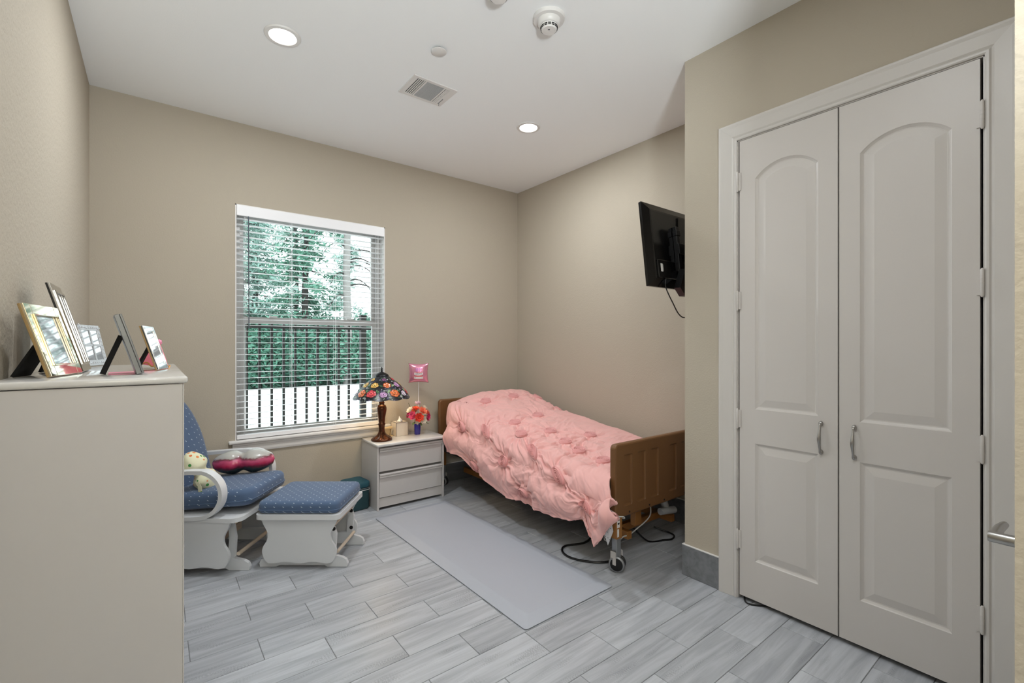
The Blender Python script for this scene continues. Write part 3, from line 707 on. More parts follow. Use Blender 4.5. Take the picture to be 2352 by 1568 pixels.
ot = thing('glider_ottoman', 'white wooden glider ottoman with blue dotted cushion', 'ottoman', rd(-1.295, 3.01), RZ)
for s in (-1, 1):
    bm = new(); prism(bm, runner_poly(-0.255, 0.280), 'y', s*0.155-0.011, s*0.155+0.011); obj('runner', bm, M_gw, ot)
    bm = new(); prism(bm, panel_poly(0.232, 0.312), 'y', s*0.19-0.008, s*0.19+0.008); obj('side_panel', bm, M_gw, ot)
    bm = new(); prism(bm, [(0.165, 0.075), (0.205, 0.075), (0.215, 0.2), (0.195, 0.262), (0.165, 0.262), (0.175, 0.2)], 'y', s*0.155-0.010, s*0.155+0.010); obj('glide_arm', bm, M_gw, ot)
    bm = new(); prism(bm, [(-0.205, 0.075), (-0.165, 0.075), (-0.175, 0.2), (-0.165, 0.262), (-0.195, 0.262), (-0.215, 0.2)], 'y', s*0.155-0.010, s*0.155+0.010); obj('glide_arm', bm, M_gw, ot)
    bm = new()
    for z in (0.12, 0.235): lathe(bm, [(0.012, -0.002), (0.012, 0.002)], 12, Matrix.Translation((0.198, s*0.155-0.0115, z)) @ Matrix.Rotation(PI/2, 4, 'X'))
    obj('bolt', bm, M_dark, ot)
for x, z in ((0.215, 0.088), (0.195, 0.255), (-0.215, 0.088), (-0.195, 0.255)):
    bm = new(); tube(bm, [(x, -0.15, z), (x, 0.15, z)], 0.010, 10); obj('dowel', bm, M_dowel, ot, True)
bm = new(); prism(bm, [(x, y) for x, y in arc(0.225, 0.20, 0.03, 0, PI/2, 5)+arc(-0.225, 0.20, 0.03, PI/2, PI, 5)+arc(-0.225, -0.20, 0.03, PI, 1.5*PI, 5)+arc(0.225, -0.20, 0.03, 1.5*PI, 2*PI, 5)], 'z', 0.312, 0.342); obj('tray', bm, M_gw, ot, True)
bm = new(); cushion(bm, -0.25, 0.245, -0.222, 0.222, 0.342, 0.418, 0.045, 0.026, 0.006); cu = obj('cushion', bm, M_blue, ot, True, angle=80)
bm = new(); seam(bm, -0.251, 0.246, -0.223, 0.223, 0.368, 0.046); obj('piping', bm, M_blue, cu, True)

gl_ = thing('glider_chair', 'white glider armchair with blue dotted seat and back cushions', 'chair', rd(-1.90, 3.02), RZ)
for s in (-1, 1):
    bm = new(); prism(bm, runner_poly(-0.36, 0.308), 'y', s*0.21-0.012, s*0.21+0.012); obj('runner', bm, M_gw, gl_)
    bm = new(); prism(bm, panel_poly(0.242, 0.322, 0.046), 'y', s*0.292-0.009, s*0.292+0.009); obj('side_panel', bm, M_gw, gl_)
    for x in (0.20, -0.22):
        bm = new(); prism(bm, [(x-0.02, 0.08), (x+0.02, 0.08), (x+0.026, 0.2), (x+0.012, 0.30), (x-0.02, 0.30), (x-0.012, 0.2)], 'y', s*0.21-0.011, s*0.21+0.011); obj('glide_arm', bm, M_gw, gl_)
    path = [(-0.33, 0.588), (-0.24, 0.596), (-0.12, 0.606), (0.0, 0.614)] + [(0.055+0.135*math.sin(a), 0.482+0.135*math.cos(a)) for a in [PI*k/16 for k in range(1, 17)]] + [(-0.06, 0.342), (-0.24, 0.336)]
    bm = new(); th = 0.011; rows = []
    for i, (x, z) in enumerate(path):
        a = path[max(i-1, 0)]; b = path[min(i+1, len(path)-1)]; tx, tz = b[0]-a[0], b[1]-a[1]; q = math.hypot(tx, tz); nx, nz = -tz/q*th, tx/q*th
        rows.append([bm.verts.new((x+nx, s*0.285-0.028, z+nz)), bm.verts.new((x+nx, s*0.285+0.028, z+nz)), bm.verts.new((x-nx, s*0.285+0.028, z-nz)), bm.verts.new((x-nx, s*0.285-0.028, z-nz))])
    for a, b in zip(rows, rows[1:]):
        for k in range(4): bm.faces.new((a[k], a[(k+1) % 4], b[(k+1) % 4], b[k]))
    bm.faces.new(rows[0]); bm.faces.new(rows[-1])
    obj('arm', bm, M_gw, gl_, True, angle=50)
    bm = new(); tube(bm, [(-0.26, s*0.20, 0.34), (-0.34, s*0.20, 0.65), (-0.44, s*0.17, 1.02)], [0.022, 0.02, 0.016], 8); obj('back_post', bm, M_gw, gl_, True)
bm = new(); prism(bm, [(x, y) for x, y in arc(0.24, 0.25, 0.06, 0, PI/2, 6)+arc(-0.24, 0.25, 0.04, PI/2, PI, 5)+arc(-0.24, -0.25, 0.04, PI, 1.5*PI, 5)+arc(0.24, -0.25, 0.06, 1.5*PI, 2*PI, 6)], 'z', 0.320, 0.345); obj('seat_frame', bm, M_gw, gl_, True)
for x, z in ((0.235, 0.095), (0.21, 0.285), (-0.22, 0.095)):
    bm = new(); tube(bm, [(x, -0.205, z), (x, 0.205, z)], 0.012, 10); obj('dowel', bm, M_dowel, gl_, True)
bm = new(); box(bm, -0.02, 0.02, -0.2, 0.2, 0.09, 0.14, 0.004, 1); obj('cross_brace', bm, M_dowel, gl_)
TL = Matrix.Translation((-0.22, 0, 0.35)) @ Matrix.Rotation(-0.075, 4, 'Y')
bm = new(); vs = cushion(bm, 0.0, 0.55, -0.235, 0.235, 0.0, 0.105, 0.07, 0.036, 0.012); bmesh.ops.transform(bm, matrix=TL, verts=vs); sc_ = obj('seat_cushion', bm, M_blue, gl_, True, angle=80)
bm = new(); seam(bm, -0.001, 0.551, -0.236, 0.236, 0.036, 0.071, 0.003, TL); obj('piping', bm, M_blue, sc_, True)
# back cushion: outline in (y,z) swept through its thickness
def back_outline(n=40):
    pts = []
    half = spline([(0.245, 0.0, 0), (0.250, 0.15, 0), (0.252, 0.30, 0), (0.238, 0.40, 0), (0.205, 0.50, 0), (0.155, 0.58, 0), (0.08, 0.625, 0), (0, 0.64, 0)], 5)
    r = [(p.x, p.y) for p in half]
    return r + [(-x, z) for x, z in reversed(r[:-1])]
O = back_outline(); BM_ = Matrix.Translation((-0.19, 0, 0.43)) @ Matrix.Rotation(-0.27, 4, 'Y')
bm = new(); rings = []
for ins, x in ((0.035, -0.10), (0.012, -0.092), (0.0, -0.07), (0.0, -0.03), (0.012, -0.008), (0.035, 0.0), (0.11, 0.012)):
    c = (0, 0.28); rings.append([bm.verts.new((x, y*(1-ins/0.25), c[1]+(z-c[1])*(1-ins/0.32))) for y, z in O])
for a, b in zip(rings, rings[1:]):
    N = len(a)
    for i in range(N): bm.faces.new((a[i], a[(i+1) % N], b[(i+1) % N], b[i]))
bm.faces.new(rings[0]); bm.faces.new(rings[-1])
bmesh.ops.transform(bm, matrix=BM_, verts=bm.verts); obj('back_cushion', bm, M_blue, gl_, True, angle=80)

# pillows on the glider ---------------------------------------------------------------
def print_material(name, base, cols, scale, thr=0.28, rough=0.8):
    m = mat(name, base, rough); nt = m.node_tree; p = nt.nodes['Principled BSDF']; N = nt.nodes.new; L = nt.links.new
    tc = N('ShaderNodeTexCoord'); v = N('ShaderNodeTexVoronoi'); v.inputs['Scale'].default_value = scale; L(tc.outputs['Object'], v.inputs['Vector'])
    lt = N('ShaderNodeMath'); lt.operation = 'LESS_THAN'; lt.inputs[1].default_value = thr; L(v.outputs['Distance'], lt.inputs[0])
    cr = N('ShaderNodeValToRGB'); cr.color_ramp.interpolation = 'CONSTANT'; e = cr.color_ramp.elements
    e[0].color = lin(cols[0]); e[0].position = 0
    for i, c in enumerate(cols[1:]):
        q = e[1] if i == 0 else e.new(0.5); q.position = (i+1)/len(cols); q.color = lin(c)
    sp = N('ShaderNodeSeparateColor'); L(v.outputs['Color'], sp.inputs[0]); L(sp.outputs[0], cr.inputs[0])
    mx = N('ShaderNodeMix'); mx.data_type = 'RGBA'; mx.inputs['A'].default_value = lin(base); L(lt.outputs[0], mx.inputs['Factor']); L(cr.outputs[0], mx.inputs['B']); L(mx.outputs['Result'], p.inputs['Base Color'])
    return m
M_cream = print_material('cream_floral', (236, 234, 200), [(226, 120, 60), (236, 150, 90), (70, 150, 70), (236, 234, 200), (120, 170, 80)], 38, 0.34)
def bone(bm, L, r, pinch=0.55, n=28, seg=22, flat=0.8):
    rings = []
    for i in range(n+1):
        u = i/n; s = math.sin(PI*u)**0.42 if 0 < u < 1 else 0.02
        k = r*s*(1-(1-pinch)*math.exp(-((u-0.5)/0.10)**2)); x = L*(u-0.5)
        rings.append([bm.verts.new((x, k*math.cos(2*PI*j/seg)*(1+0.05*math.sin(5*2*PI*j/seg+u*9)), flat*k*math.sin(2*PI*j/seg))) for j in range(seg)])
    for a, b in zip(rings, rings[1:]):
        for j in range(seg): bm.faces.new((a[j], a[(j+1) % seg], b[(j+1) % seg], b[j]))
    bm.faces.new(rings[0]); bm.faces.new(rings[-1])
m = mat('flower_photo_print', (200, 60, 100), 0.25, coat=0.5); nt = m.node_tree; p = nt.nodes['Principled BSDF']; N_ = nt.nodes.new
tc = N_('ShaderNodeTexCoord'); sp = N_('ShaderNodeSeparateXYZ'); nt.links.new(tc.outputs['Object'], sp.inputs[0])
nz = N_('ShaderNodeTexNoise'); nz.inputs['Scale'].default_value = 14; nz.inputs['Detail'].default_value = 3; nt.links.new(tc.outputs['Object'], nz.inputs['Vector'])
ad = N_('ShaderNodeMath'); ad.operation = 'MULTIPLY_ADD'; ad.inputs[1].default_value = 0.06; nt.links.new(nz.outputs['Fac'], ad.inputs[0]); nt.links.new(sp.outputs[2], ad.inputs[2])
mr = N_('ShaderNodeMapRange'); mr.inputs[1].default_value = -0.055; mr.inputs[2].default_value = 0.12; nt.links.new(ad.outputs[0], mr.inputs[0])
cr = N_('ShaderNodeValToRGB'); e = cr.color_ramp.elements; e[0].position = 0.0; e[0].color = lin((20, 22, 22)); e[1].position = 1.0; e[1].color = lin((196, 200, 196))
for pos, c in ((0.22, (40, 50, 40)), (0.32, (110, 20, 40)), (0.42, (190, 40, 84)), (0.58, (214, 90, 130)), (0.68, (120, 60, 70)), (0.74, (190, 186, 180))): q = e.new(pos); q.color = lin(c)
nt.links.new(mr.outputs[0], cr.inputs[0]); nt.links.new(cr.outputs[0], p.inputs['Base Color'])
bm = new(); bone(bm, 0.40, 0.092, 0.66, flat=0.95)
o = obj('neck_pillow', bm, m, None, True, angle=80); o.location = Vector(rd(-1.855, 3.20))+Vector((0, 0, 0.560)); o.rotation_euler = (0, -0.06, RZ+0.15)
tag(o, 'shiny bone-shaped pillow printed with pink flowers, by the far chair arm', 'pillow')
t = thing('neck_pillow', 'cream bone-shaped pillow with orange flowers, by the near chair arm', 'pillow', Vector(rd(-1.955, 2.90))+Vector((0, 0, 0.57)), RZ)
bm = new(); bone(bm, 0.29, 0.085, 0.5); bmesh.ops.transform(bm, matrix=Matrix.Rotation(1.15, 4, 'Y') @ Matrix.Rotation(0.3, 4, 'Z'), verts=bm.verts); obj('body', bm, M_cream, t, True, angle=80)
bm = new(); pts = [(0.03, -0.075, -0.04), (0.055, -0.085, -0.07), (0.06, -0.088, -0.11), (0.066, -0.087, -0.15)]
rows = [[bm.verts.new((p[0]-0.013, p[1], p[2])), bm.verts.new((p[0]+0.013, p[1]-0.004, p[2])), bm.verts.new((p[0]+0.013, p[1]-0.002, p[2])), bm.verts.new((p[0]-0.013, p[1]+0.002, p[2]))] for p in pts]
for a, b in zip(rows, rows[1:]):
    for k in range(4): bm.faces.new((a[k], a[(k+1) % 4], b[(k+1) % 4], b[k]))
bm.faces.new(rows[0]); bm.faces.new(rows[-1]); obj('ribbon', bm, M_cream, t, True)

# ================================================================== NIGHTSTAND
nx0, nx1, ny0, ny1, NT = 1.440, 2.062, 3.668, 4.030, 0.550
ns = thing('nightstand', 'white two-drawer laminate nightstand between window and bed', 'nightstand', ((nx0+nx1)/2, (ny0+ny1)/2, 0))
hx, hy = (nx1-nx0)/2, (ny1-ny0)/2
for s in (-1, 1):
    bm = new(); box(bm, s*hx-0.018 if s > 0 else -hx, hx if s > 0 else -hx+0.018, -hy, hy, 0.0, NT-0.026, 0.0015, 1); obj('side_panel', bm, M_lam, ns)
bm = new(); box(bm, -hx-0.008, hx+0.008, -hy-0.022, hy-0.03, NT-0.026, NT, 0.010, 3); obj('top', bm, M_lamtop, ns, True)
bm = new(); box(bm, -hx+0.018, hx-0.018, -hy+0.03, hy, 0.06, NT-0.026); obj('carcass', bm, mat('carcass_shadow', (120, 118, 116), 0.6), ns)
bm = new(); box(bm, -hx+0.018, hx-0.018, -hy+0.014, -hy+0.028, 0.022, 0.098, 0.001, 1); obj('kick_plate', bm, M_lam, ns)
for z0, z1 in ((0.318, 0.512), (0.104, 0.298)):
    bm = new(); box(bm, -hx+0.022, hx-0.022, -hy+0.006, -hy+0.03, z0, z1-0.02, 0.001, 1); dr = obj('drawer', bm, M_lam, ns)
    bm = new(); prism(bm, [(-hy+0.03, z1-0.034), (-hy+0.004, z1-0.034), (-hy-0.006, z1-0.030), (-hy-0.007, z1-0.022), (-hy+0.000, z1-0.018), (-hy-0.008, z1-0.012), (-hy-0.008, z1-0.004), (-hy+0.001, z1), (-hy+0.03, z1)], 'x', -hx+0.022, hx-0.022); obj('finger_lip', bm, M_lam, dr)

# table lamp --------------------------------------------------------------------------
lp = thing('stained_glass_lamp', 'bronze table lamp with floral stained-glass shade on the nightstand', 'lamp', (1.535, 3.806, NT))
M_bronze = mat('bronze', (96, 58, 38), 0.22, 0.75); M_lead = mat('lead_came', (24, 24, 26), 0.4, 0.4)
bm = new(); vs = lathe(bm, [(0.0, 0.0), (0.084, 0.0), (0.088, 0.006), (0.087, 0.014), (0.080, 0.022), (0.062, 0.030), (0.044, 0.042), (0.032, 0.060), (0.027, 0.075)], 48)
for v in vs:
    a = math.atan2(v.co.y, v.co.x); r = math.hypot(v.co.x, v.co.y)
    if 0.03 < r < 0.082 and v.co.z > 0.015: v.co.z += 0.005*math.cos(6*a)
obj('base', bm, M_bronze, lp, True, angle=60)
bm = new(); lathe(bm, [(0.026, 0.072), (0.024, 0.095), (0.027, 0.128), (0.031, 0.134), (0.031, 0.142), (0.026, 0.148), (0.029, 0.19), (0.037, 0.238), (0.041, 0.262), (0.040, 0.280), (0.033, 0.298), (0.021, 0.306), (0.024, 0.316), (0.025, 0.324), (0.018, 0.332), (0.018, 0.346), (0.012, 0.356), (0.010, 0.50)], 32); obj('stem', bm, M_bronze, lp, True, angle=50)
SZ0, SZ1, SR0, SR1 = 0.366, 0.560, 0.234, 0.040
def shade(phi, f, off=0.0):
    """f 0 at rim, 1 at top"""
    r = SR0+(SR1-SR0)*f + 0.022*math.sin(PI*f); z = SZ0+(SZ1-SZ0)*f
    z += 0.0
    return Vector(((r+off*0.72)*math.cos(phi), (r+off*0.72)*math.sin(phi), z+off*0.70))
NSC = 11
bm = new(); NP = 132; rows = []
for i in range(15):
    f = i/14
    row = []
    for k in range(NP):
        phi = 2*PI*k/NP; g = f
        if f < 0.2: g = f - (1-f/0.2)*0.045*abs(math.sin(NSC*phi/2))
        row.append(bm.verts.new(shade(phi, g)))
    rows.append(row)
for a, b in zip(rows, rows[1:]):
    for k in range(NP): bm.faces.new((a[k], a[(k+1) % NP], b[(k+1) % NP], b[k]))
m = mat('stained_glass_ground', (40, 44, 60), 0.3); nt = m.node_tree; p = nt.nodes['Principled BSDF']; N_ = nt.nodes.new
tc = N_('ShaderNodeTexCoord'); v = N_('ShaderNodeTexVoronoi'); v.inputs['Scale'].default_value = 62; nt.links.new(tc.outputs['Object'], v.inputs['Vector'])
v2 = N_('ShaderNodeTexVoronoi'); v2.feature = 'DISTANCE_TO_EDGE'; v2.inputs['Scale'].default_value = 62; nt.links.new(tc.outputs['Object'], v2.inputs['Vector'])
sp = N_('ShaderNodeSeparateColor'); nt.links.new(v.outputs['Color'], sp.inputs[0]); cr = N_('ShaderNodeValToRGB'); cr.color_ramp.interpolation = 'CONSTANT'; e = cr.color_ramp.elements
e[0].color = lin((20, 22, 30)); e[1].position = 0.4; e[1].color = lin((34, 40, 66))
for pos, c in ((0.52, (24, 28, 32)), (0.66, (92, 86, 120)), (0.76, (140, 152, 134)), (0.86, (60, 86, 70)), (0.94, (176, 172, 184))): q = e.new(pos); q.color = lin(c)
nt.links.new(sp.outputs[0], cr.inputs[0]); lt = N_('ShaderNodeMath'); lt.operation = 'LESS_THAN'; lt.inputs[1].default_value = 0.09; nt.links.new(v2.outputs['Distance'], lt.inputs[0])
mx = N_('ShaderNodeMix'); mx.data_type = 'RGBA'; mx.inputs['B'].default_value = lin((16, 16, 18)); nt.links.new(lt.outputs[0], mx.inputs['Factor']); nt.links.new(cr.outputs[0], mx.inputs['A']); nt.links.new(mx.outputs['Result'], p.inputs['Base Color'])
sh = obj('lamp_shade', bm, m, lp, True, angle=180)
def patch(bm, phi, f, pts, off, mi):
    """flat glass piece: 2D pts (u along the rim, v up the slope, metres) laid on the shade"""
    r = SR0+(SR1-SR0)*f; sl = math.hypot(SR0-SR1, SZ1-SZ0)
    vs = [bm.verts.new(shade(phi+u/r, f+v/sl, off)) for u, v in pts]
    c = bm.verts.new(shade(phi+sum(u for u, _ in pts)/len(pts)/r, f+sum(v for _, v in pts)/len(pts)/sl, off+0.0022))
    for i in range(len(vs)): bm.faces.new((vs[i], vs[(i+1) % len(vs)], c)).material_index = mi
def ell(cx, cy, a, b, rot, n=9): return [(cx+a*math.cos(t)*math.cos(rot)-b*math.sin(t)*math.sin(rot), cy+a*math.cos(t)*math.sin(rot)+b*math.sin(t)*math.cos(rot)) for t in [2*PI*i/n for i in range(n)]]
def gm(name, c): return mat('glass_'+name, c, 0.22, coat=0.4)
pal = {'red': (222, 76, 84), 'orange': (236, 120, 66), 'yellow': (238, 186, 92), 'mauve': (196, 150, 196), 'purple': (120, 66, 110), 'pale': (226, 214, 232)}
def rose(phi, f, R, key):
    bm = new(); c = pal[key]
    patch(bm, phi, f, ell(0, 0, 1.08*R, 1.08*R, 0, 16), 0.0008, 3)
    for k in range(6):
        a = k*PI/3+phi; patch(bm, phi, f, ell(0.66*R*math.cos(a), 0.66*R*math.sin(a), 0.40*R, 0.30*R, a+PI/2), 0.002, k % 2)
    for k in range(4):
        a = k*PI/2+phi*2; patch(bm, phi, f, ell(0.26*R*math.cos(a), 0.26*R*math.sin(a), 0.25*R, 0.17*R, a+PI/2), 0.0045, 2)
    patch(bm, phi, f, ell(0, 0, 0.13*R, 0.1*R, 0), 0.0068, 3)
    obj('glass_rose', bm, [gm(key, c), gm(key+'_b', tuple(min(255, int(x*0.86)) for x in c)), gm(key+'_c', tuple(min(255, int(x*1.12)+8) for x in c)), M_lead], sh)
def leaf(phi, f, L, rot, c):
    bm = new()
    for s in (-1, 1):
        pts = [(0, -L)] + [(s*0.42*L*math.sin(PI*k/5)*(1 if k < 5 else 0), -L+2*L*k/5) for k in range(1, 5)] + [(0, L)]
        patch(bm, phi, f, [(s*0.001+u*math.cos(rot)-v*math.sin(rot), u*math.sin(rot)+v*math.cos(rot)) for u, v in pts], 0.0022, 0)
    obj('glass_leaf', bm, gm('leaf%d' % c[1], c), sh)
low = ['red', 'mauve', 'orange', 'pale', 'red', 'mauve', 'yellow', 'pale', 'orange', 'mauve', 'red', 'pale', 'orange']
ph0 = math.atan2(-3.806, -1.535)                      # roses start on the side toward the room
for i, kx in enumerate(low):
    ph = ph0 - 0.42 + 2*PI*i/len(low); big = kx in ('red', 'orange', 'yellow')
    rose(ph, 0.25 if big else 0.21, 0.042 if big else 0.032, kx)
    leaf(ph+PI/len(low), 0.34, 0.020, (-1)**i*0.5, (160, 190, 140) if i % 2 else (86, 128, 84))
    leaf(ph+PI/len(low), 0.08, 0.015, PI/2+(-1)**i*0.3, (196, 206, 190))
up = ['yellow', 'orange', 'mauve', 'yellow', 'red', 'yellow', 'orange', 'purple', 'yellow']
for i, kx in enumerate(up):
    ph = ph0 - 0.40 + 2*PI*i/len(up); rose(ph, 0.58, 0.030, kx)
    leaf(ph+PI/len(up), 0.56, 0.018, (-1)**i*0.9, (176, 200, 150) if i % 2 else (70, 110, 80))
for i, kx in enumerate(['purple', 'red', 'mauve', 'red', 'purple', 'yellow']):
    rose(ph0+0.2+2*PI*i/6, 0.80, 0.017, kx)
bm = new(); lathe(bm, [(0.060, 0.548), (0.052, 0.562), (0.030, 0.574), (0.010, 0.583), (0.006, 0.588)], 32); obj('cap', bm, M_lead, lp, True)
bm = new(); lathe(bm, [(0.0055, 0.585), (0.009, 0.594), (0.006, 0.602), (0.010, 0.608), (0.004, 0.620), (0.0, 0.627)], 16); obj('finial', bm, M_lead, lp, True)
bm = new(); blob(bm, (0.0, 0.0, 0.45), (0.028, 0.028, 0.036), 2); bm2 = obj('bulb', bm, mat('bulb_glow', (255, 240, 215), 0.4, emit=((255, 206, 140), 12.0)), lp, True)
ld = bpy.data.lights.new('lamp_bulb', 'POINT'); ld.energy = 5.0; ld.color = (1.0, 0.74, 0.45); ld.shadow_soft_size = 0.035
lo = bpy.data.objects.new('lamp_bulb', ld); C.objects.link(lo); lo.parent = lp; lo.location = (0, 0, 0.405)

# tissue box, small frame -----------------------------------------------------------------
M_tis = mat('tissue_box_pearl', (226, 216, 200), 0.35, vary=(14, 0.06)); M_edge = mat('box_edge', (150, 142, 130), 0.4, 0.3)
t = thing('tissue_box', 'square cream tissue box with a tissue sticking out, on the nightstand', 'tissue box', (1.752, 3.93, NT), 0.0)
q = 0.056
bm = new(); box(bm, -q, q, -q, q, 0, 0.122, 0.003, 2); obj('cover', bm, M_tis, t)
bm = new()
for sx in (-1, 1):
    for sy in (-1, 1): box(bm, sx*q-0.002, sx*q+0.002, sy*q-0.002, sy*q+0.002, 0, 0.123)
for s in (-1, 1): box(bm, -q, q, s*q-0.002, s*q+0.002, 0.120, 0.124); box(bm, s*q-0.002, s*q+0.002, -q, q, 0.120, 0.124)
obj('edge_trim', bm, M_edge, t)
bm = new(); lathe(bm, [(0.030, 0.1215), (0.030, 0.1232)], 24); obj('opening', bm, M_dark, t)
bm = new(); rows = []
for i in range(9):
    f = i/8; rows.append([bm.verts.new(((0.024*(1-f)**1.3+0.002)*math.cos(a)*(1+0.3*math.sin(3*a+f*3))+0.003*math.sin(f*5), (0.014*(1-f)+0.001)*math.sin(a)*(1+0.3*math.cos(4*a)), 0.118+0.052*f)) for a in [2*PI*k/20 for k in range(20)]])
for a, b in zip(rows, rows[1:]):
    for k in range(20): bm.faces.new((a[k], a[(k+1) % 20], b[(k+1) % 20], b[k]))
bm.faces.new(rows[-1]); obj('tissue', bm, mat('tissue', (246, 244, 240), 0.9), t, True)
t = thing('mini_easel_frame', 'small cream wooden keepsake stand between lamp and tissue box', 'keepsake', (1.634, 3.92, NT), 0.25)
bm = new(); box(bm, -0.045, 0.045, 0.004, 0.016, 0.002, 0.085, 0.002, 1); box(bm, -0.05, 0.05, -0.012, 0.02, 0.066, 0.082, 0.003, 1); obj('board', bm, mat('pale_wood', (222, 196, 150), 0.5, vary=(12, 0.1)), t)
bm = new(); box(bm, -0.05, 0.05, -0.016, 0.024, 0.0, 0.006, 0.001, 1); obj('foot', bm, mat('pale_wood', (222, 196, 150)), t)
bm = new(); tube(bm, [(0.012, -0.015, 0.004), (0.036, 0.002, 0.062)], 0.002, 6); obj('easel_leg', bm, M_dark, t)

# vase of flowers ---------------------------------------------------------------------------
t = thing('flower_vase', 'cobalt blue glass vase of pink, orange and white flowers', 'vase', (1.895, 3.862, NT))
M_cob = mat('cobalt_glass', (28, 24, 140), 0.08, coat=0.8)
bm = new(); lathe(bm, [(0.0, 0.0), (0.026, 0.0), (0.027, 0.004), (0.0285, 0.06), (0.0305, 0.124), (0.029, 0.125), (0.026, 0.02), (0.0, 0.018)], 28); obj('vase_body', bm, M_cob, t, True)
fl = [('orange', (236, 96, 50)), ('coral', (240, 120, 84)), ('hot_pink', (206, 28, 100)), ('rose_pink', (214, 70, 120)), ('white', (240, 234, 220)), ('cream', (236, 226, 206)), ('red_orange', (232, 70, 44))]
FM = {n: mat('petal_'+n, c, 0.6, sheen=0.2) for n, c in fl}
def flower(par, c, R, key, d, seed):
    bm = new(); rnd = random.Random(seed); d = Vector(d).normalized(); Q = Vector((0, 0, 1)).rotation_difference(d).to_matrix().to_4x4()
    for layer, (n, tilt, s) in enumerate(((7, 1.15, 1.0), (6, 0.75, 0.8), (5, 0.35, 0.55))):
        for k in range(n):
            a = 2*PI*k/n+layer*0.5+rnd.uniform(-.1, .1); rows = []
            for i in range(4):
                f = i/3; rr = R*s*math.sin(tilt)*f; zz = R*s*(math.cos(tilt)*f)*0.9+0.1*R*f*f; wd = R*s*0.42*math.sin(PI*(0.18+0.72*f))
                rows.append([bm.verts.new(Q @ Vector((rr*math.cos(a)-q*wd*math.sin(a), rr*math.sin(a)+q*wd*math.cos(a), zz+0.12*R*abs(q))) + Vector(c)) for q in (-1, 0, 1)])
            for p, q2 in zip(rows, rows[1:]):
                for j in range(2): bm.faces.new((p[j], p[j+1], q2[j+1], q2[j]))
    blob(bm, Vector(c)+d*R*0.25, (R*0.3, R*0.3, R*0.3), 1)
    obj('flower', bm, FM[key], par, True, angle=180)
spots = [((-0.060, -0.045, 0.178), 0.036, 'rose_pink', (-0.9, -0.6, 0.3)), ((-0.022, -0.075, 0.165), 0.038, 'red_orange', (-0.3, -1, 0.1)), ((0.062, -0.060, 0.158), 0.032, 'hot_pink', (0.6, -1, 0.0)), ((0.085, -0.012, 0.178), 0.034, 'red_orange', (1, -0.4, 0.3)),
         ((0.022, -0.045, 0.205), 0.038, 'coral', (0.2, -0.8, 0.8)), ((-0.018, -0.005, 0.222), 0.034, 'orange', (-0.2, -0.3, 1)), ((-0.066, 0.0, 0.218), 0.030, 'white', (-0.9, -0.2, 0.8)), ((0.070, 0.01, 0.222), 0.034, 'white', (0.8, -0.2, 0.8)),
         ((0.018, -0.068, 0.138), 0.032, 'cream', (0.1, -1, -0.2)), ((-0.03, -0.05, 0.132), 0.028, 'cream', (-0.5, -1, -0.2)), ((0.0, 0.05, 0.2), 0.034, 'orange', (0, 1, 0.6)), ((-0.05, 0.05, 0.17), 0.03, 'hot_pink', (-0.7, 0.8, 0.3)), ((0.05, 0.06, 0.17), 0.03, 'cream', (0.7, 0.8, 0.3))]
for i, (c, R, k, d) in enumerate(spots): flower(t, c, R*1.22, k, d, i)
M_lf = mat('leaf_green', (88, 108, 70), 0.6)
for i, (a, L, z, el) in enumerate(((2.6, 0.10, 0.20, 1.25), (1.4, 0.07, 0.2, 1.1), (-2.4, 0.07, 0.13, -0.3), (-0.7, 0.06, 0.125, -0.4), (3.3, 0.075, 0.17, 0.3), (0.1, 0.07, 0.16, 0.1), (-1.6, 0.05, 0.12, -0.5))):
    bm = new(); d = Vector((math.cos(a)*math.cos(el), math.sin(a)*math.cos(el), math.sin(el))); sd = Vector((-math.sin(a), math.cos(a), 0)); c = Vector((0.05*math.cos(a), 0.05*math.sin(a), z)); rows = []
    for k in range(6): f = k/5; wd = 0.014*math.sin(PI*min(0.98, f*0.95+0.03)); p = c+d*L*f-Vector((0, 0, 0.01*f*f)); rows.append([bm.verts.new(p-sd*wd), bm.verts.new(p+d.cross(sd)*0.003), bm.verts.new(p+sd*wd)])
    for p, q2 in zip(rows, rows[1:]):
        for j in range(2): bm.faces.new((p[j], p[j+1], q2[j+1], q2[j]))
    obj('leaf', bm, M_lf, t, True)
for i in range(5):
    a = i*1.3; bm = new(); tube(bm, [(0, 0, 0.03), (0.012*math.cos(a), 0.012*math.sin(a), 0.10), (0.04*math.cos(a), 0.04*math.sin(a), 0.17)], 0.0022, 5); obj('stem', bm, M_lf, t)
bm = new(); tube(bm, [(0.0, 0.0, 0.1), (0.006, 0.005, 0.27)], 0.0018, 5)
for k in range(7): blob(bm, (0.006+0.016*math.cos(k), 0.005+0.012*math.sin(k), 0.285+0.005*math.sin(3*k)), (0.013, 0.010, 0.015), 1)
obj('tulip', bm, mat('petal_mauve', (206, 176, 186), 0.6), t, True)

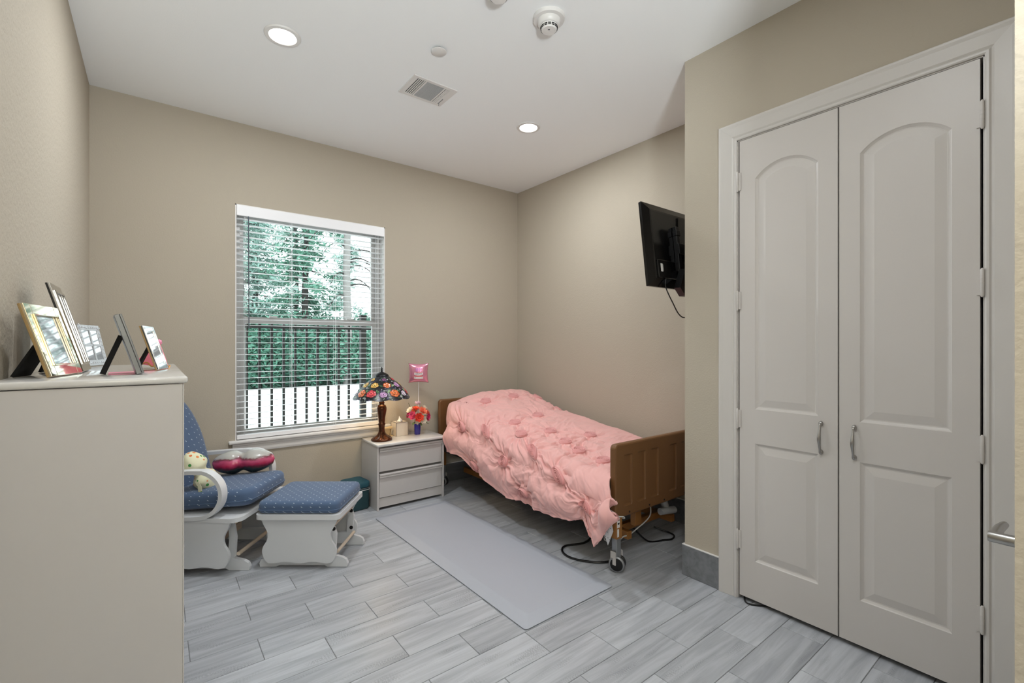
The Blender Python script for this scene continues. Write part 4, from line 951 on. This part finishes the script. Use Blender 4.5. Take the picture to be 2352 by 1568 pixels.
# foil balloon on a stick
bt_ = thing('foil_balloon', 'square pink foil birthday balloon on a white stick in the vase', 'balloon', (1.905, 3.858, NT+0.12), math.atan2(-3.858, -1.905)+PI/2)
bm = new(); tube(bm, [(0, 0, 0.0), (0, 0, 0.355)], 0.0028, 8); obj('stick', bm, M_white, bt_)
def balloon_pt(u, v, s, S=0.090):
    e = 1-0.10*(1-abs(v)**2.2)*abs(u)**3; e2 = 1-0.10*(1-abs(u)**2.2)*abs(v)**3
    th = 0.036*max(0, (1-abs(u)**2.4))**0.55*max(0, (1-abs(v)**2.4))**0.55
    th *= 1-0.10*math.cos(6*PI*(u+v))*max(0, (max(abs(u), abs(v))-0.6))
    return Vector((u*S*e, s*th, 0.437+v*S*e2))
bm = new(); n = 28; grid = {}
for s in (-1, 1):
    for i in range(n+1):
        for j in range(n+1):
            edge = i in (0, n) or j in (0, n)
            if edge and s == 1: grid[(s, i, j)] = grid[(-1, i, j)]; continue
            grid[(s, i, j)] = bm.verts.new(balloon_pt(2*i/n-1, 2*j/n-1, s))
    for i in range(n):
        for j in range(n): bm.faces.new((grid[(s, i, j)], grid[(s, i+1, j)], grid[(s, i+1, j+1)], grid[(s, i, j+1)]))
bl_ = obj('foil_body', bm, mat('pink_foil', (236, 158, 182), 0.2, 0.6), bt_, True, angle=180)
M_lil = mat('balloon_lilac', (190, 120, 190), 0.3, 0.3); M_bw = mat('balloon_white', (244, 240, 238), 0.35); M_bo = mat('balloon_coral', (232, 120, 120), 0.3, 0.2); M_ink = mat('balloon_ink', (120, 70, 90), 0.5)
def decal(name, uvs, m, off=0.0012):
    b = new(); n2 = 8; (u0, v0, u1, v1, bow) = uvs; rows = []
    for i in range(n2+1):
        u = u0+(u1-u0)*i/n2; row = []
        for j in range(4):
            v = v0+(v1-v0)*j/3 - bow*(1-(2*i/n2-1)**2); row.append(b.verts.new(balloon_pt(u, v, -1)+Vector((0, -off, 0))))
        rows.append(row)
    for p, q2 in zip(rows, rows[1:]):
        for j in range(3): b.faces.new((p[j], p[j+1], q2[j+1], q2[j]))
    return obj(name, b, m, bl_)
decal('cake_base', (-0.5, -0.62, 0.5, -0.30, 0.04), M_bo); decal('cake_tier', (-0.36, -0.28, 0.36, 0.12, 0.06), M_bo)
decal('banner', (-0.42, -0.16, 0.42, 0.08, 0.07), M_bw, 0.0022); decal('banner', (-0.46, -0.56, 0.46, -0.36, 0.03), M_bw, 0.0022)
for u in (-0.24, -0.08, 0.08, 0.24): decal('candle', (u-0.05, 0.16, u+0.05, 0.52, 0.0), M_lil)
text('lettering', 'HAPPY', 0.020, M_ink, bl_, Matrix.Translation((0, -0.0388, 0.430)) @ Matrix.Rotation(PI/2, 4, 'X'))
text('lettering', 'BIRTHDAY', 0.015, M_ink, bl_, Matrix.Translation((0, -0.0330, 0.395)) @ Matrix.Rotation(PI/2+0.25, 4, 'X'))

# teal bag beside the nightstand -------------------------------------------------------------
t = thing('tote_bag', 'dark teal insulated bag on the floor beside the nightstand', 'bag', (1.325, 3.87, 0), 0.1)
M_teal = mat('teal_fabric', (34, 66, 72), 0.75, bump=(200, 0.2, 0.002)); M_tlid = mat('teal_lid', (34, 84, 98), 0.6)
bm = new(); vs = cushion(bm, -0.095, 0.095, -0.10, 0.10, 0.001, 0.172, 0.04, 0.015, 0.002); obj('body', bm, M_teal, t, True)
bm = new(); cushion(bm, -0.099, 0.099, -0.104, 0.104, 0.174, 0.232, 0.042, 0.022, 0.008); obj('lid', bm, M_tlid, t, True)
for z in (0.176, 0.162):
    bm = new(); seam(bm, -0.099, 0.099, -0.104, 0.104, z, 0.042, 0.0025); obj('zipper_piping', bm, M_white if z < 0.17 else M_greymet, t)
bm = new(); box(bm, 0.098, 0.101, -0.06, -0.035, 0.125, 0.15); obj('tag', bm, M_white, t)

# floor mat ------------------------------------------------------------------------------------
mx0, mx1, my0, my1 = 1.385, 2.035, 1.712, 3.535
t = thing('floor_mat', 'long grey cushioned fall mat on the floor beside the bed', 'mat', ((mx0+mx1)/2, (my0+my1)/2, 0), math.radians(1.0))
hx, hy = (mx1-mx0)/2, (my1-my0)/2
bm = new(); rings = []
def rr_loop(hx, hy, r, z, n=6): return [bm.verts.new((x, y, z)) for x, y in arc(hx-r, hy-r, r, 0, PI/2, n)+arc(-hx+r, hy-r, r, PI/2, PI, n)+arc(-hx+r, -hy+r, r, PI, 1.5*PI, n)+arc(hx-r, -hy+r, r, 1.5*PI, 2*PI, n)]
for ins, z in ((0.0, 0.0035), (0.0, 0.006), (0.066, 0.019), (0.074, 0.020)): rings.append(rr_loop(hx-ins, hy-ins, max(0.012, 0.02-ins*0.1), z))
for a, b in zip(rings, rings[1:]):
    for i in range(len(a)): bm.faces.new((a[i], a[(i+1) % len(a)], b[(i+1) % len(a)], b[i]))
bm.faces.new(rings[0]); bm.faces.new(rings[-1]); obj('foam_slab', bm, M_matt, t)
bm = new(); A = rr_loop(hx-0.003, hy-0.003, 0.018, 0.0004); B_ = rr_loop(hx-0.003, hy-0.003, 0.018, 0.0035)
for i in range(len(A)): bm.faces.new((A[i], A[(i+1) % len(A)], B_[(i+1) % len(A)], B_[i]))
bm.faces.new(A); bm.faces.new(B_); obj('rubber_base', bm, M_black, t)

# ================================================================== BED
bx0, bx1, byf, byh = 2.168, 3.110, 1.800, 3.985
bed = thing('hospital_bed', 'adjustable bed with brown head and foot boards beside the wall', 'bed', ((bx0+bx1)/2, (byf+byh)/2, 0))
ox, oy = (bx0+bx1)/2, (byf+byh)/2
def bpart(name, bm, m, smooth=False, par=None, angle=40):
    bmesh.ops.translate(bm, vec=(-ox, -oy, 0), verts=bm.verts); return obj(name, bm, m, par or bed, smooth, angle=angle)
def board(y0, y1, z0, z1, panels, face):
    """moulded board; recessed panels on the face at y0 (face=-1)"""
    bm = new(); r = 0.03
    outl = [(bx0+r*0.0, z0)] ; P = [(bx0, z0), (bx1, z0)] + arc(bx1-r, z1-r, r, 0, PI/2, 5) + arc(bx0+r, z1-r, r, PI/2, PI, 5)
    def V(x, z, y): return bm.verts.new((x, y, z))
    e0 = [V(x, z, y0) for x, z in offset_poly(P, 0.010)]; e1 = [V(x, z, y0+0.004) for x, z in offset_poly(P, 0.003)]; e2 = [V(x, z, y0+0.012) for x, z in P]
    e3 = [V(x, z, y1-0.012) for x, z in P]; e4 = [V(x, z, y1-0.004) for x, z in offset_poly(P, 0.003)]; e5 = [V(x, z, y1) for x, z in offset_poly(P, 0.010)]
    N = len(P)
    for a, b in ((e0, e1), (e1, e2), (e2, e3), (e3, e4), (e4, e5)):
        for i in range(N): bm.faces.new((a[i], a[(i+1) % N], b[(i+1) % N], b[i]))
    bm.faces.new(e5)
    edges = [bm.edges.get((e0[i], e0[(i+1) % N])) for i in range(N)]; loops = []
    for Q in panels:
        vs = [V(x, z, y0) for x, z in Q]; loops.append((Q, vs)); edges += [bm.edges.new((vs[i], vs[(i+1) % len(vs)])) for i in range(len(vs))]
    bmesh.ops.triangle_fill(bm, use_beauty=True, use_dissolve=False, edges=edges)
    for Q, vs in loops:
        prev = vs
        for d, dy in ((0.003, 0.006), (0.010, 0.0095)):
            cur = [V(x, z, y0+dy) for x, z in offset_poly(Q, d)]
            for i in range(len(cur)): bm.faces.new((prev[i], prev[(i+1) % len(cur)], cur[(i+1) % len(cur)], cur[i]))
            prev = cur
        bm.faces.new(prev)
    return bm
def rrect(x0, x1, z0, z1, r=0.012): return arc(x1-r, z0+r, r, -PI/2, 0, 3)+arc(x1-r, z1-r, r, 0, PI/2, 3)+arc(x0+r, z1-r, r, PI/2, PI, 3)+arc(x0+r, z0+r, r, PI, 1.5*PI, 3)
pn = [rrect(x-0.085, x, 0.386, 0.700) for x in (2.330, 2.465, 2.600, 2.803, 2.940, 3.075)]
fb = bpart('footboard', board(byf, byf+0.045, 0.322, 0.768, pn, -1), M_bedbrown)
bm = new()
for x in (2.30, 2.50, 2.66, 2.90): lathe(bm, [(0.006, 0.0), (0.006, 0.002)], 10, Matrix.Translation((x, byf, 0.345)) @ Matrix.Rotation(PI/2, 4, 'X'))
bpart('screw_cap', bm, M_dark, par=fb)
bpart('headboard', board(byh-0.040, byh, 0.42, 0.835, [], -1), M_bedbrown)
bm = new()
for x in (bx0+0.05, bx1-0.05): box(bm, x-0.02, x+0.02, byf+0.05, byh-0.05, 0.335, 0.395, 0.003, 1)
bpart('side_rail', bm, M_black)
bm = new(); box(bm, bx0+0.05, bx1-0.05, byf+0.06, byh-0.06, 0.385, 0.405)
for k in range(9): y = byf+0.15+k*0.23; box(bm, bx0+0.05, bx1-0.05, y, y+0.03, 0.345, 0.386)
bpart('deck', bm, M_black)
for x in (2.42, 2.90):
    bm = new(); box(bm, x-0.02, x+0.02, byf+0.09, byh-0.1, 0.115, 0.165, 0.003, 1); bpart('base_rail', bm, M_bedwood)
bm = new(); box(bm, 2.42, 2.90, 2.95, 3.0, 0.115, 0.165, 0.003, 1); box(bm, 2.42, 2.90, 1.99, 2.03, 0.115, 0.165, 0.003, 1); bpart('cross_rail', bm, M_bedwood)
bm = new(); box(bm, 2.50, 2.82, 2.25, 3.45, 0.17, 0.34, 0.01, 1); bpart('underbed_shade_box', bm, M_black)  # black box added to deepen the shade under the bed
bm = new(); box(bm, 2.455, 2.520, 1.875, 1.915, 0.195, 0.345, 0.003, 1); bpart('bracket', bm, M_bedwood)
bm = new(); tube(bm, [(2.62, 1.95, 0.30), (2.74, 1.93, 0.285)], 0.022, 12); tube(bm, [(2.80, 1.92, 0.34), (2.84, 1.91, 0.225)], 0.026, 12); tube(bm, [(2.76, 1.90, 0.215), (2.90, 1.88, 0.205)], 0.024, 12); bpart('actuator', bm, mat('grey_plastic', (186, 188, 192), 0.45), True)
bm = new(); lathe(bm, [(0.012, 0), (0.012, 0.003)], 12, Matrix.Translation((2.90, 1.88, 0.205)) @ Matrix.Rotation(PI/2, 4, 'Y')); bpart('pivot_bolt', bm, M_dark)
def bed_leg(x, y):
    bm = new(); box(bm, x-0.026, x+0.026, y-0.024, y+0.024, 0.20, 0.36, 0.003, 1); lg = bpart('leg', bm, M_bedwood)
    bm = new(); box(bm, x-0.021, x+0.021, y-0.019, y+0.019, 0.082, 0.205, 0.003, 1); bpart('leg_insert', bm, M_greymet, par=None)
    bm = new()
    for s in (-1, 1):
        lathe(bm, [(0.014, -0.002), (0.040, 0.0), (0.046, 0.004), (0.048, 0.012), (0.046, 0.019), (0.036, 0.022), (0.014, 0.022)], 28, Matrix.Translation((x+0.003, y-0.005, 0.0495)) @ Matrix.Rotation(0.5, 4, 'Z') @ Matrix.Rotation(s*PI/2, 4, 'Y') @ Matrix.Translation((0, 0, 0.007)))
    ws = bpart('caster', bm, M_black, True)
    bm = new()
    for s in (-1, 1): lathe(bm, [(0.0482, 0.010), (0.0488, 0.014), (0.0482, 0.018), (0.042, 0.0235), (0.038, 0.0238)], 28, Matrix.Translation((x+0.003, y-0.005, 0.0495)) @ Matrix.Rotation(0.5, 4, 'Z') @ Matrix.Rotation(s*PI/2, 4, 'Y') @ Matrix.Translation((0, 0, 0.007)), cap=False)
    bpart('tyre', bm, M_greymet, True)
    bm = new(); box(bm, x-0.034, x-0.026, y-0.02, y+0.02, 0.045, 0.125, 0.003, 1); box(bm, x+0.028, x+0.036, y-0.02, y+0.02, 0.045, 0.125, 0.003, 1); bpart('caster_fork', bm, M_lam)
bed_leg(2.209, 1.826); bed_leg(3.06, 1.826); bed_leg(2.209, 3.955); bed_leg(3.06, 3.955)
bm = new(); box(bm, 2.186, 2.210, 1.8005, 1.8018, 0.27, 0.335); box(bm, 2.187, 2.203, 1.8005, 1.8018, 0.215, 0.262); bpart('label_sticker', bm, M_white)
bm = new(); box(bm, 2.190, 2.206, 1.7996, 1.8008, 0.312, 0.320); box(bm, 2.190, 2.206, 1.7996, 1.8008, 0.290, 0.300); bpart('sticker_print', bm, M_dark)

def ZT(y):      # top of the bedding along the bed
    return np.interp(y, [1.70, 2.00, 2.30, 2.43, 2.63, 2.91, 3.15, 3.31, 3.58, 3.77, 3.90], [0.575, 0.585, 0.606, 0.632, 0.656, 0.695, 0.725, 0.775, 0.850, 0.875, 0.860])
# mattress
bm = new(); rows = []
for k in range(25):
    y = 1.865+(3.78-1.865)*k/24; zt = float(ZT(y))-0.09; zb = max(0.407, zt-0.28 if y < 3.2 else 0.407)
    rows.append([bm.verts.new((2.215, y, zb)), bm.verts.new((3.085, y, zb)), bm.verts.new((3.085, y, zt-0.02)), bm.verts.new((3.06, y, zt)), bm.verts.new((2.24, y, zt)), bm.verts.new((2.215, y, zt-0.02))])
for a, b in zip(rows, rows[1:]):
    for k in range(6): bm.faces.new((a[k], a[(k+1) % 6], b[(k+1) % 6], b[k]))
bm.faces.new(rows[0]); bm.faces.new(rows[-1]); bmesh.ops.translate(bm, vec=(-2.65, -2.9, -0.407), verts=bm.verts)
tag(obj('mattress', bm, mat('sheet_white', (226, 226, 230), 0.8), loc=(2.65, 2.9, 0.407)), 'mattress under the pink comforter', 'mattress')

# comforter -------------------------------------------------------------------------------------
HEMY = np.array([1.70, 1.74, 1.79, 1.83, 1.86, 1.90, 1.95, 2.10, 2.25, 2.44, 2.52, 2.72, 2.90, 3.03, 3.18, 3.30, 3.39, 3.66, 3.80])
HEMZ = np.array([0.45, 0.41, 0.30, 0.19, 0.160, 0.21, 0.300, 0.245, 0.227, 0.217, 0.232, 0.223, 0.242, 0.271, 0.312, 0.345, 0.400, 0.395, 0.42])
LA, LB, TOPB, CORB = 2.10, 1.42, 0.86, 1.04          # metres along / across the cloth, end of top, end of corner
def base_surface(a, b):
    """a along the bed from head, b across from the wall side; returns (...,3)"""
    s = a/LA; side = np.clip((b-TOPB)/(CORB-TOPB), 0, 1); side = side*side*(3-2*side)
    yh = 3.84-0.16*side; yf = 1.842-0.110*side*np.clip((b-0.86)/0.2, 0, 1)
    y = yh+(yf-yh)*s
    zt = ZT(y)
    headdrop = np.exp(-(a/0.045)**2)*0.20*(1-0.4*side)
    zt = zt-headdrop
    # head-end pillow is rounded toward the room side
    x_top = 3.125-0.895*(b/TOPB)
    zwall = -0.10*np.exp(-(b/0.06)**2)
    sag = -0.030*np.clip((b-0.45)/0.4, 0, 1)**2 - 0.035*np.clip((y-3.3)/0.4, 0, 1)*np.clip((b-0.55)/0.3, 0, 1)**2
    R = 0.115; ph = np.clip((b-TOPB)/(CORB-TOPB), 0, 1)*PI/2
    xc = 2.23-R*np.sin(ph); zc = -R*(1-np.cos(ph))
    hem = np.interp(y, HEMY, HEMZ); w_ = np.clip((b-CORB)/(LB-CORB), 0, 1)
    ztop_here = zt+sag-R
    zs = ztop_here+(hem-ztop_here)*w_
    bulge = 0.050*np.sin(PI*np.clip(w_, 0, 1))**2 + 0.012*w_*w_
    xs = 2.23-R-bulge*(1-0.4*w_)
    foot = np.clip((1.95-y)/0.12, 0, 1)                  # bunched corner by the footboard
    xs = xs-0.02*foot*w_
    x = np.where(b < TOPB, x_top, np.where(b < CORB, xc, xs))
    z = np.where(b < TOPB, zt+zwall+sag, np.where(b < CORB, zt+sag+zc, zs))
    return np.stack([x, y, z], -1)
ROS = [[0.325, 0.676], [0.291, 0.341], [0.77, 0.415], [0.846, 0.719], [0.284, 1.048], [0.695, 0.962], [0.633, 0.061], [0.524, 1.34], [0.949, 1.117], [1.333, 0.943], [1.607, 1.005], [1.223, 1.297], [1.867, 1.191], [1.867, 0.732], [1.436, 0.682], [1.422, 0.415], [1.614, 0.713], [1.189, 0.62], [1.106, 0.85], [0.345, 0.092]]  #ROSETTES
NA, NB = 460, 320
av = np.linspace(0, LA, NA); bv = np.linspace(0, LB, NB); A_, B2 = np.meshgrid(av, bv, indexing='ij')
P0 = base_surface(A_, B2)
def normals(P):
    da = np.gradient(P, axis=0); db = np.gradient(P, axis=1); n = np.cross(da, db); n /= np.linalg.norm(n, axis=-1, keepdims=True)+1e-12
    return -n if n[NA//2, NB//4, 2] < 0 else n
NRM = normals(P0)
disp = np.zeros((NA, NB)); rs = np.random.RandomState(3)
RS = [(q[0], q[1]) for q in ROS]
RR = 0.045
for i, (ra, rb) in enumerate(RS):
    dx, dy = A_-ra, B2-rb; r = np.hypot(dx, dy); th = np.arctan2(dy, dx); n1 = rs.randint(9, 13); n2 = n1+rs.randint(5, 9); p1, p2, p3 = rs.rand(3)*6.28
    env = np.exp(-np.clip(r-RR, 0, 9)/0.10)*np.clip(r/RR, 0, 1)**2
    amp = 0.6+0.4*np.cos(th*rs.randint(3, 6)+p3)
    thw = th+0.10*np.sin(r*40+p1)
    disp += 0.0150*env*amp*(np.cos(n1*thw+p1)-0.9-0.9*np.exp(-((np.sin(0.5*n2*thw+p2))/0.28)**2))
# puffs between the gathers, gathers running from rosette to rosette
ri = np.min(np.stack([np.hypot(A_-ra, B2-rb) for ra, rb in RS]), 0)
disp += 0.030*np.clip(ri/0.17, 0, 1)**1.1
for i, (a1, b1) in enumerate(RS):
    for j, (a2, b2) in enumerate(RS):
        if j <= i: continue
        L = math.hypot(a2-a1, b2-b1)
        if L > 0.36: continue
        ux, uy = (a2-a1)/L, (b2-b1)/L; tt = np.clip(((A_-a1)*ux+(B2-b1)*uy)/L, 0, 1); pd = (A_-a1)*(-uy)+(B2-b1)*ux
        wob = 0.012*np.sin(tt*9+i)+0.006*np.sin(tt*21+j)
        on = ((A_-a1)*ux+(B2-b1)*uy > 0) & ((A_-a1)*ux+(B2-b1)*uy < L)
        disp += np.where(on, -0.015*np.exp(-((pd-wob)/0.012)**2)+0.006*np.exp(-((np.abs(pd-wob)-0.026)/0.012)**2), 0)
ws = np.zeros((NA, NB))
for i in range(NA):
    for j in range(NB):
        a, b = av[i], bv[j]
        ws[i, j] = 0.012*noise.noise((a*5.5, b*5.5, 1.0))+0.0065*(1-2*abs(noise.noise((a*9+3*noise.noise((a*3, b*3, 9)), b*9, 4.0))))+0.0022*noise.noise((a*38, b*22, 7.0))
disp += ws
# vertical gathers toward the hem, and the bunched foot corner
hemw = np.clip((B2-CORB)/(LB-CORB), 0, 1)
disp += 0.010*hemw**1.5*np.sin(A_*44+2.0*np.sin(A_*9))*(0.5+0.5*np.sin(A_*6.3))
corner = np.clip((A_-1.90)/0.16, 0, 1)*np.clip((B2-0.98)/0.15, 0, 1)
disp += corner*(0.016*np.sin(B2*30+A_*50)+0.012)
for ra, rb in RS:
    k_ = np.clip((RR*1.55-np.hypot(A_-ra, B2-rb))/(RR*0.5), 0, 1); k_ = k_*k_*(3-2*k_); disp = disp*(1-k_)+0.013*k_
disp *= np.clip(0.25+A_/0.06, 0, 1)[..., ]
disp *= np.where(B2 < 0.03, 0.3, 1.0)
PF = P0+NRM*disp[..., None]
PF[..., 2] += 0.006
verts = PF.reshape(-1, 3); low = PF-normals(PF)*0.012
lo_ = low.reshape(-1, 3); idx = np.arange(NA*NB).reshape(NA, NB)
q = np.stack([idx[:-1, :-1], idx[:-1, 1:], idx[1:, 1:], idx[1:, :-1]], -1).reshape(-1, 4)
bnd = np.concatenate([idx[0, :-1], idx[:-1, -1], idx[-1, :0:-1], idx[:0:-1, 0]]); nb = NA*NB
off = np.array([2.65, 2.8, 0.5])
allv = np.concatenate([verts, lo_])-off
q2 = q[:, ::-1]+nb; rim = np.stack([bnd, np.roll(bnd, -1), np.roll(bnd, -1)+nb, bnd+nb], -1)
faces = np.concatenate([q, q2, rim[:, ::-1]])
me = bpy.data.meshes.new('comforter'); me.from_pydata(allv.tolist(), [], faces.tolist()); me.update()
bmx = new(); bmx.from_mesh(me); bmesh.ops.recalc_face_normals(bmx, faces=bmx.faces); bmx.to_mesh(me); bmx.free()
M_comf = mat('pink_cotton', (232, 176, 171), 0.75, bump=(350, 0.12, 0.001), sheen=0.25)
cf = obj('comforter', me, M_comf, None, True, angle=180); cf.location = tuple(off)
tag(cf, 'pink ruched comforter with gathered rosettes draped over the bed', 'comforter')
M_ros = mat('pink_rosette', (222, 156, 153), 0.75, sheen=0.25)
def bil(P, a, b):
    i = np.clip(a/LA*(NA-1), 0, NA-1.001); j = np.clip(b/LB*(NB-1), 0, NB-1.001); i0 = i.astype(int); j0 = j.astype(int); fi = (i-i0)[..., None]; fj = (j-j0)[..., None]
    return P[i0, j0]*(1-fi)*(1-fj)+P[i0+1, j0]*fi*(1-fj)+P[i0, j0+1]*(1-fi)*fj+P[i0+1, j0+1]*fi*fj
NF = normals(P0)
def disc(ra, rb, R, name, m, prof, nr=18, nt_=40, base=PF):
    rr, tt = np.meshgrid(np.linspace(0.02, 1, nr), np.linspace(0, 2*PI, nt_, endpoint=False), indexing='ij')
    a = ra+rr*R*np.cos(tt); b = rb+rr*R*np.sin(tt)
    c = bil(base, np.array([ra]), np.array([rb]))[0]; nn = bil(NF, np.array([ra]), np.array([rb]))[0]
    p = bil(P0, a, b); p0 = bil(P0, np.array([ra]), np.array([rb]))[0]
    p = p+(c-p0)*1.0 + nn*prof(rr, tt)[..., None]
    V = (p.reshape(-1, 3)-off).tolist(); f = []
    for i in range(nr-1):
        for k in range(nt_): f.append((i*nt_+k, i*nt_+(k+1) % nt_, (i+1)*nt_+(k+1) % nt_, (i+1)*nt_+k))
    f.append(tuple(range(nt_)))
    me = bpy.data.meshes.new(name); me.from_pydata(V, [], f); me.update()
    bmx = new(); bmx.from_mesh(me); bmesh.ops.recalc_face_normals(bmx, faces=bmx.faces); bmx.to_mesh(me); bmx.free()
    return obj(name, me, m, cf, True, angle=180)
for i, (ra, rb) in enumerate(RS):
    disc(ra, rb, 0.053, 'rosette', M_ros, lambda r, t, e_=(0.009 if rb > 0.8 else 0.0): e_+0.0125+0.0075*np.cos(2*PI*(r*4.5-t/(2*PI)))*np.clip(r*4, 0, 1)+0.0012*np.sin(t*17+r*20)-0.014*np.clip((r-0.85)/0.15, 0, 1))
for (ra, rb) in [(1.422, 1.005), (1.73, 1.104)]:
    disc(ra, rb, 0.013, 'covered_button', M_comf, lambda r, t: 0.006+0.007*np.sqrt(np.clip(1-r*r, 0, 1)), 8, 20)

# sheet corner showing below the comforter, and the coiled pendant cable
bm = new()
f = [bm.verts.new(p) for p in ((2.172, 1.905, 0.25), (2.166, 1.838, 0.33), (2.172, 1.822, 0.245), (2.160, 1.851, 0.158))]; g = [bm.verts.new(v.co+Vector((0.004, 0, 0.002))) for v in f]
bm.faces.new(f); bm.faces.new(list(reversed(g)))
for i in range(4): bm.faces.new((f[i], f[(i+1) % 4], g[(i+1) % 4], g[i]))
tag(obj('bed_sheet', bm, print_material('dotted_sheet', (232, 232, 234), [(40, 40, 44)], 60, 0.16)), 'corner of a white dotted sheet hanging below the comforter', 'sheet')
bm = new(); pts = []
for k in range(150):
    f = k/149; a = f*2*PI*11; c = Vector((2.236, 1.905, 0.365)).lerp(Vector((2.214, 1.91, 0.150)), f); pts.append(c+Vector((0.013*math.cos(a), 0.013*math.sin(a), 0)))
pts = [Vector((2.24, 1.92, 0.41))]+pts; tube(bm, pts, 0.0036, 6)
tag(obj('coiled_cable', bm, mat('cable_white', (226, 226, 224), 0.5), None, True), 'white coiled cable hanging beside the bed leg', 'cable')

# cords ------------------------------------------------------------------------------------------
bm = new(); tube(bm, spline([(2.60, 2.35, 0.16), (2.50, 2.28, 0.02), (2.346, 2.207, 0.008), (2.201, 2.250, 0.008), (2.129, 2.214, 0.008), (2.099, 2.134, 0.008), (2.12, 2.05, 0.008), (2.184, 1.963, 0.008), (2.258, 1.921, 0.008), (2.33, 1.93, 0.008), (2.45, 2.02, 0.008), (2.62, 2.10, 0.05)], 10), 0.007, 8)
tag(obj('power_cord', bm, M_black, None, True), 'black power cord looped on the floor under the bed', 'cord')
bm = new(); tube(bm, spline([(2.62, 2.02, 0.10), (2.70, 1.955, 0.008), (2.80, 1.90, 0.008), (2.86, 1.875, 0.008), (2.925, 1.898, 0.008), (2.945, 1.955, 0.008), (2.90, 2.05, 0.03)], 8), 0.006, 8)
tag(obj('power_cord', bm, M_black, None, True), 'short black cord in the shadow behind the footboard', 'cord')
bm = new(); tube(bm, spline([(2.238, 1.852, 0.142), (2.36, 1.90, 0.141), (2.43, 1.90, 0.140), (2.514, 1.90, 0.162), (2.608, 1.90, 0.190), (2.651, 1.90, 0.223), (2.68, 1.92, 0.27)], 8), 0.004, 8)
tag(obj('white_cable', bm, mat('cable_white', (226, 226, 224)), None, True), 'thin white cable under the footboard', 'cable')
bm = new(); tube(bm, spline([(2.160, 1.835, 0.375), (2.158, 1.792, 0.368), (2.185, 1.790, 0.345), (2.235, 1.792, 0.330), (2.245, 1.80, 0.316), (2.24, 1.86, 0.315)], 6), 0.0035, 8)
tag(obj('white_cable', bm, mat('cable_white', (226, 226, 224)), None, True), 'white cable wrapped around the top of the bed leg', 'cable')
bm = new(); tube(bm, spline([(2.56, 1.222, 0.03), (2.515, 1.205, 0.012), (2.482, 1.185, 0.005), (2.474, 1.160, 0.005), (2.492, 1.130, 0.005), (2.56, 1.05, 0.005)], 6), 0.004, 8)
tag(obj('thin_cord', bm, M_black, None, True), 'thin dark cord poking out under the left closet door', 'cord')

# ================================================================== WALL TV (seen from behind)
tv = thing('wall_television', 'black flat television tilted down on a wall arm', 'television', (2.77, 1.73, 1.98))
W2, H2 = 0.425, 0.262
TM = Matrix.Rotation(math.radians(-6.5), 4, 'X')          # top leans toward the bed
# local: screen faces +y, back -y
bm = new(); box(bm, -W2, W2, -0.008, 0.012, -H2, H2, 0.004, 2, TM); obj('bezel', bm, M_blackg, tv)
bm = new(); box(bm, -W2+0.012, W2-0.012, 0.0118, 0.0128, -H2+0.012, H2-0.012, 0, 1, TM); obj('screen', bm, mat('screen_off', (8, 9, 11), 0.08), tv)
bm = new(); rings = []
for ins, y in ((0.0, -0.008), (0.045, -0.032), (0.055, -0.034)): rings.append([bm.verts.new(TM @ Vector((x, y, z))) for x, z in ((-W2+ins, -H2+ins), (W2-ins, -H2+ins), (W2-ins, H2-ins), (-W2+ins, H2-ins))])
for a, b in zip(rings, rings[1:]):
    for i in range(4): bm.faces.new((a[i], a[(i+1) % 4], b[(i+1) % 4], b[i]))
bm.faces.new(rings[-1]); bc = obj('back_cover', bm, M_blackg, tv)
bm = new(); box(bm, -W2+0.06, W2-0.06, -0.046, -0.030, -H2+0.05, -0.10, 0.004, 2, TM); obj('lower_cover', bm, M_blackg, tv)
bm = new(); box(bm, -W2+0.085, -W2+0.105, -0.0472, -0.0458, -0.175, -0.125, 0, 1, TM); obj('sticker', bm, M_white, tv)
bm = new(); box(bm, -W2+0.107, -W2+0.112, -0.0472, -0.0458, -0.17, -0.13, 0, 1, TM); obj('sticker', bm, mat('sticker_grey', (120, 120, 120), 0.5), tv)
bm = new()
for x in (-0.16, 0.12): box(bm, x, x+0.035, -0.062, -0.034, -0.16, 0.13, 0.003, 1, TM); box(bm, x-0.004, x+0.039, -0.066, -0.036, 0.07, 0.105, 0.002, 1, TM)
box(bm, -0.16, 0.155, -0.072, -0.056, -0.05, 0.02, 0.003, 1, TM); obj('mount_bracket', bm, M_black, tv)
bm = new(); box(bm, -0.06, 0.06, YC+0.002-1.73, YC+0.03-1.73, -0.22, 0.20, 0.003, 1); box(bm, -0.03, 0.03, YC+0.02-1.73, -0.06, -0.05, 0.03, 0.003, 1)
prism(bm, [(-0.215, -0.262), (-0.16, -0.31), (-0.08, -0.31), (-0.10, -0.16), (-0.16, -0.14)], 'y', -0.115, -0.072); obj('wall_arm', bm, M_black, tv)
bm = new(); tube(bm, [(-0.02, -0.05, 0.235), (0.0, -0.12, -0.02)], 0.008, 8); obj('cable_bundle', bm, M_black, tv, True)
bm = new(); pts = spline([(2.60, 1.685, 1.835), (2.53, 1.675, 1.82), (2.485, 1.668, 1.775), (2.480, 1.665, 1.715), (2.545, 1.66, 1.625), (2.614, 1.66, 1.556), (2.68, 1.65, 1.54), (2.80, 1.60, 1.58), (2.86, 1.556, 1.64)], 8)
tube(bm, pts, 0.0038, 8); tag(obj('tv_cord', bm, M_black, None, True), 'black power cord hanging below the television', 'cord')
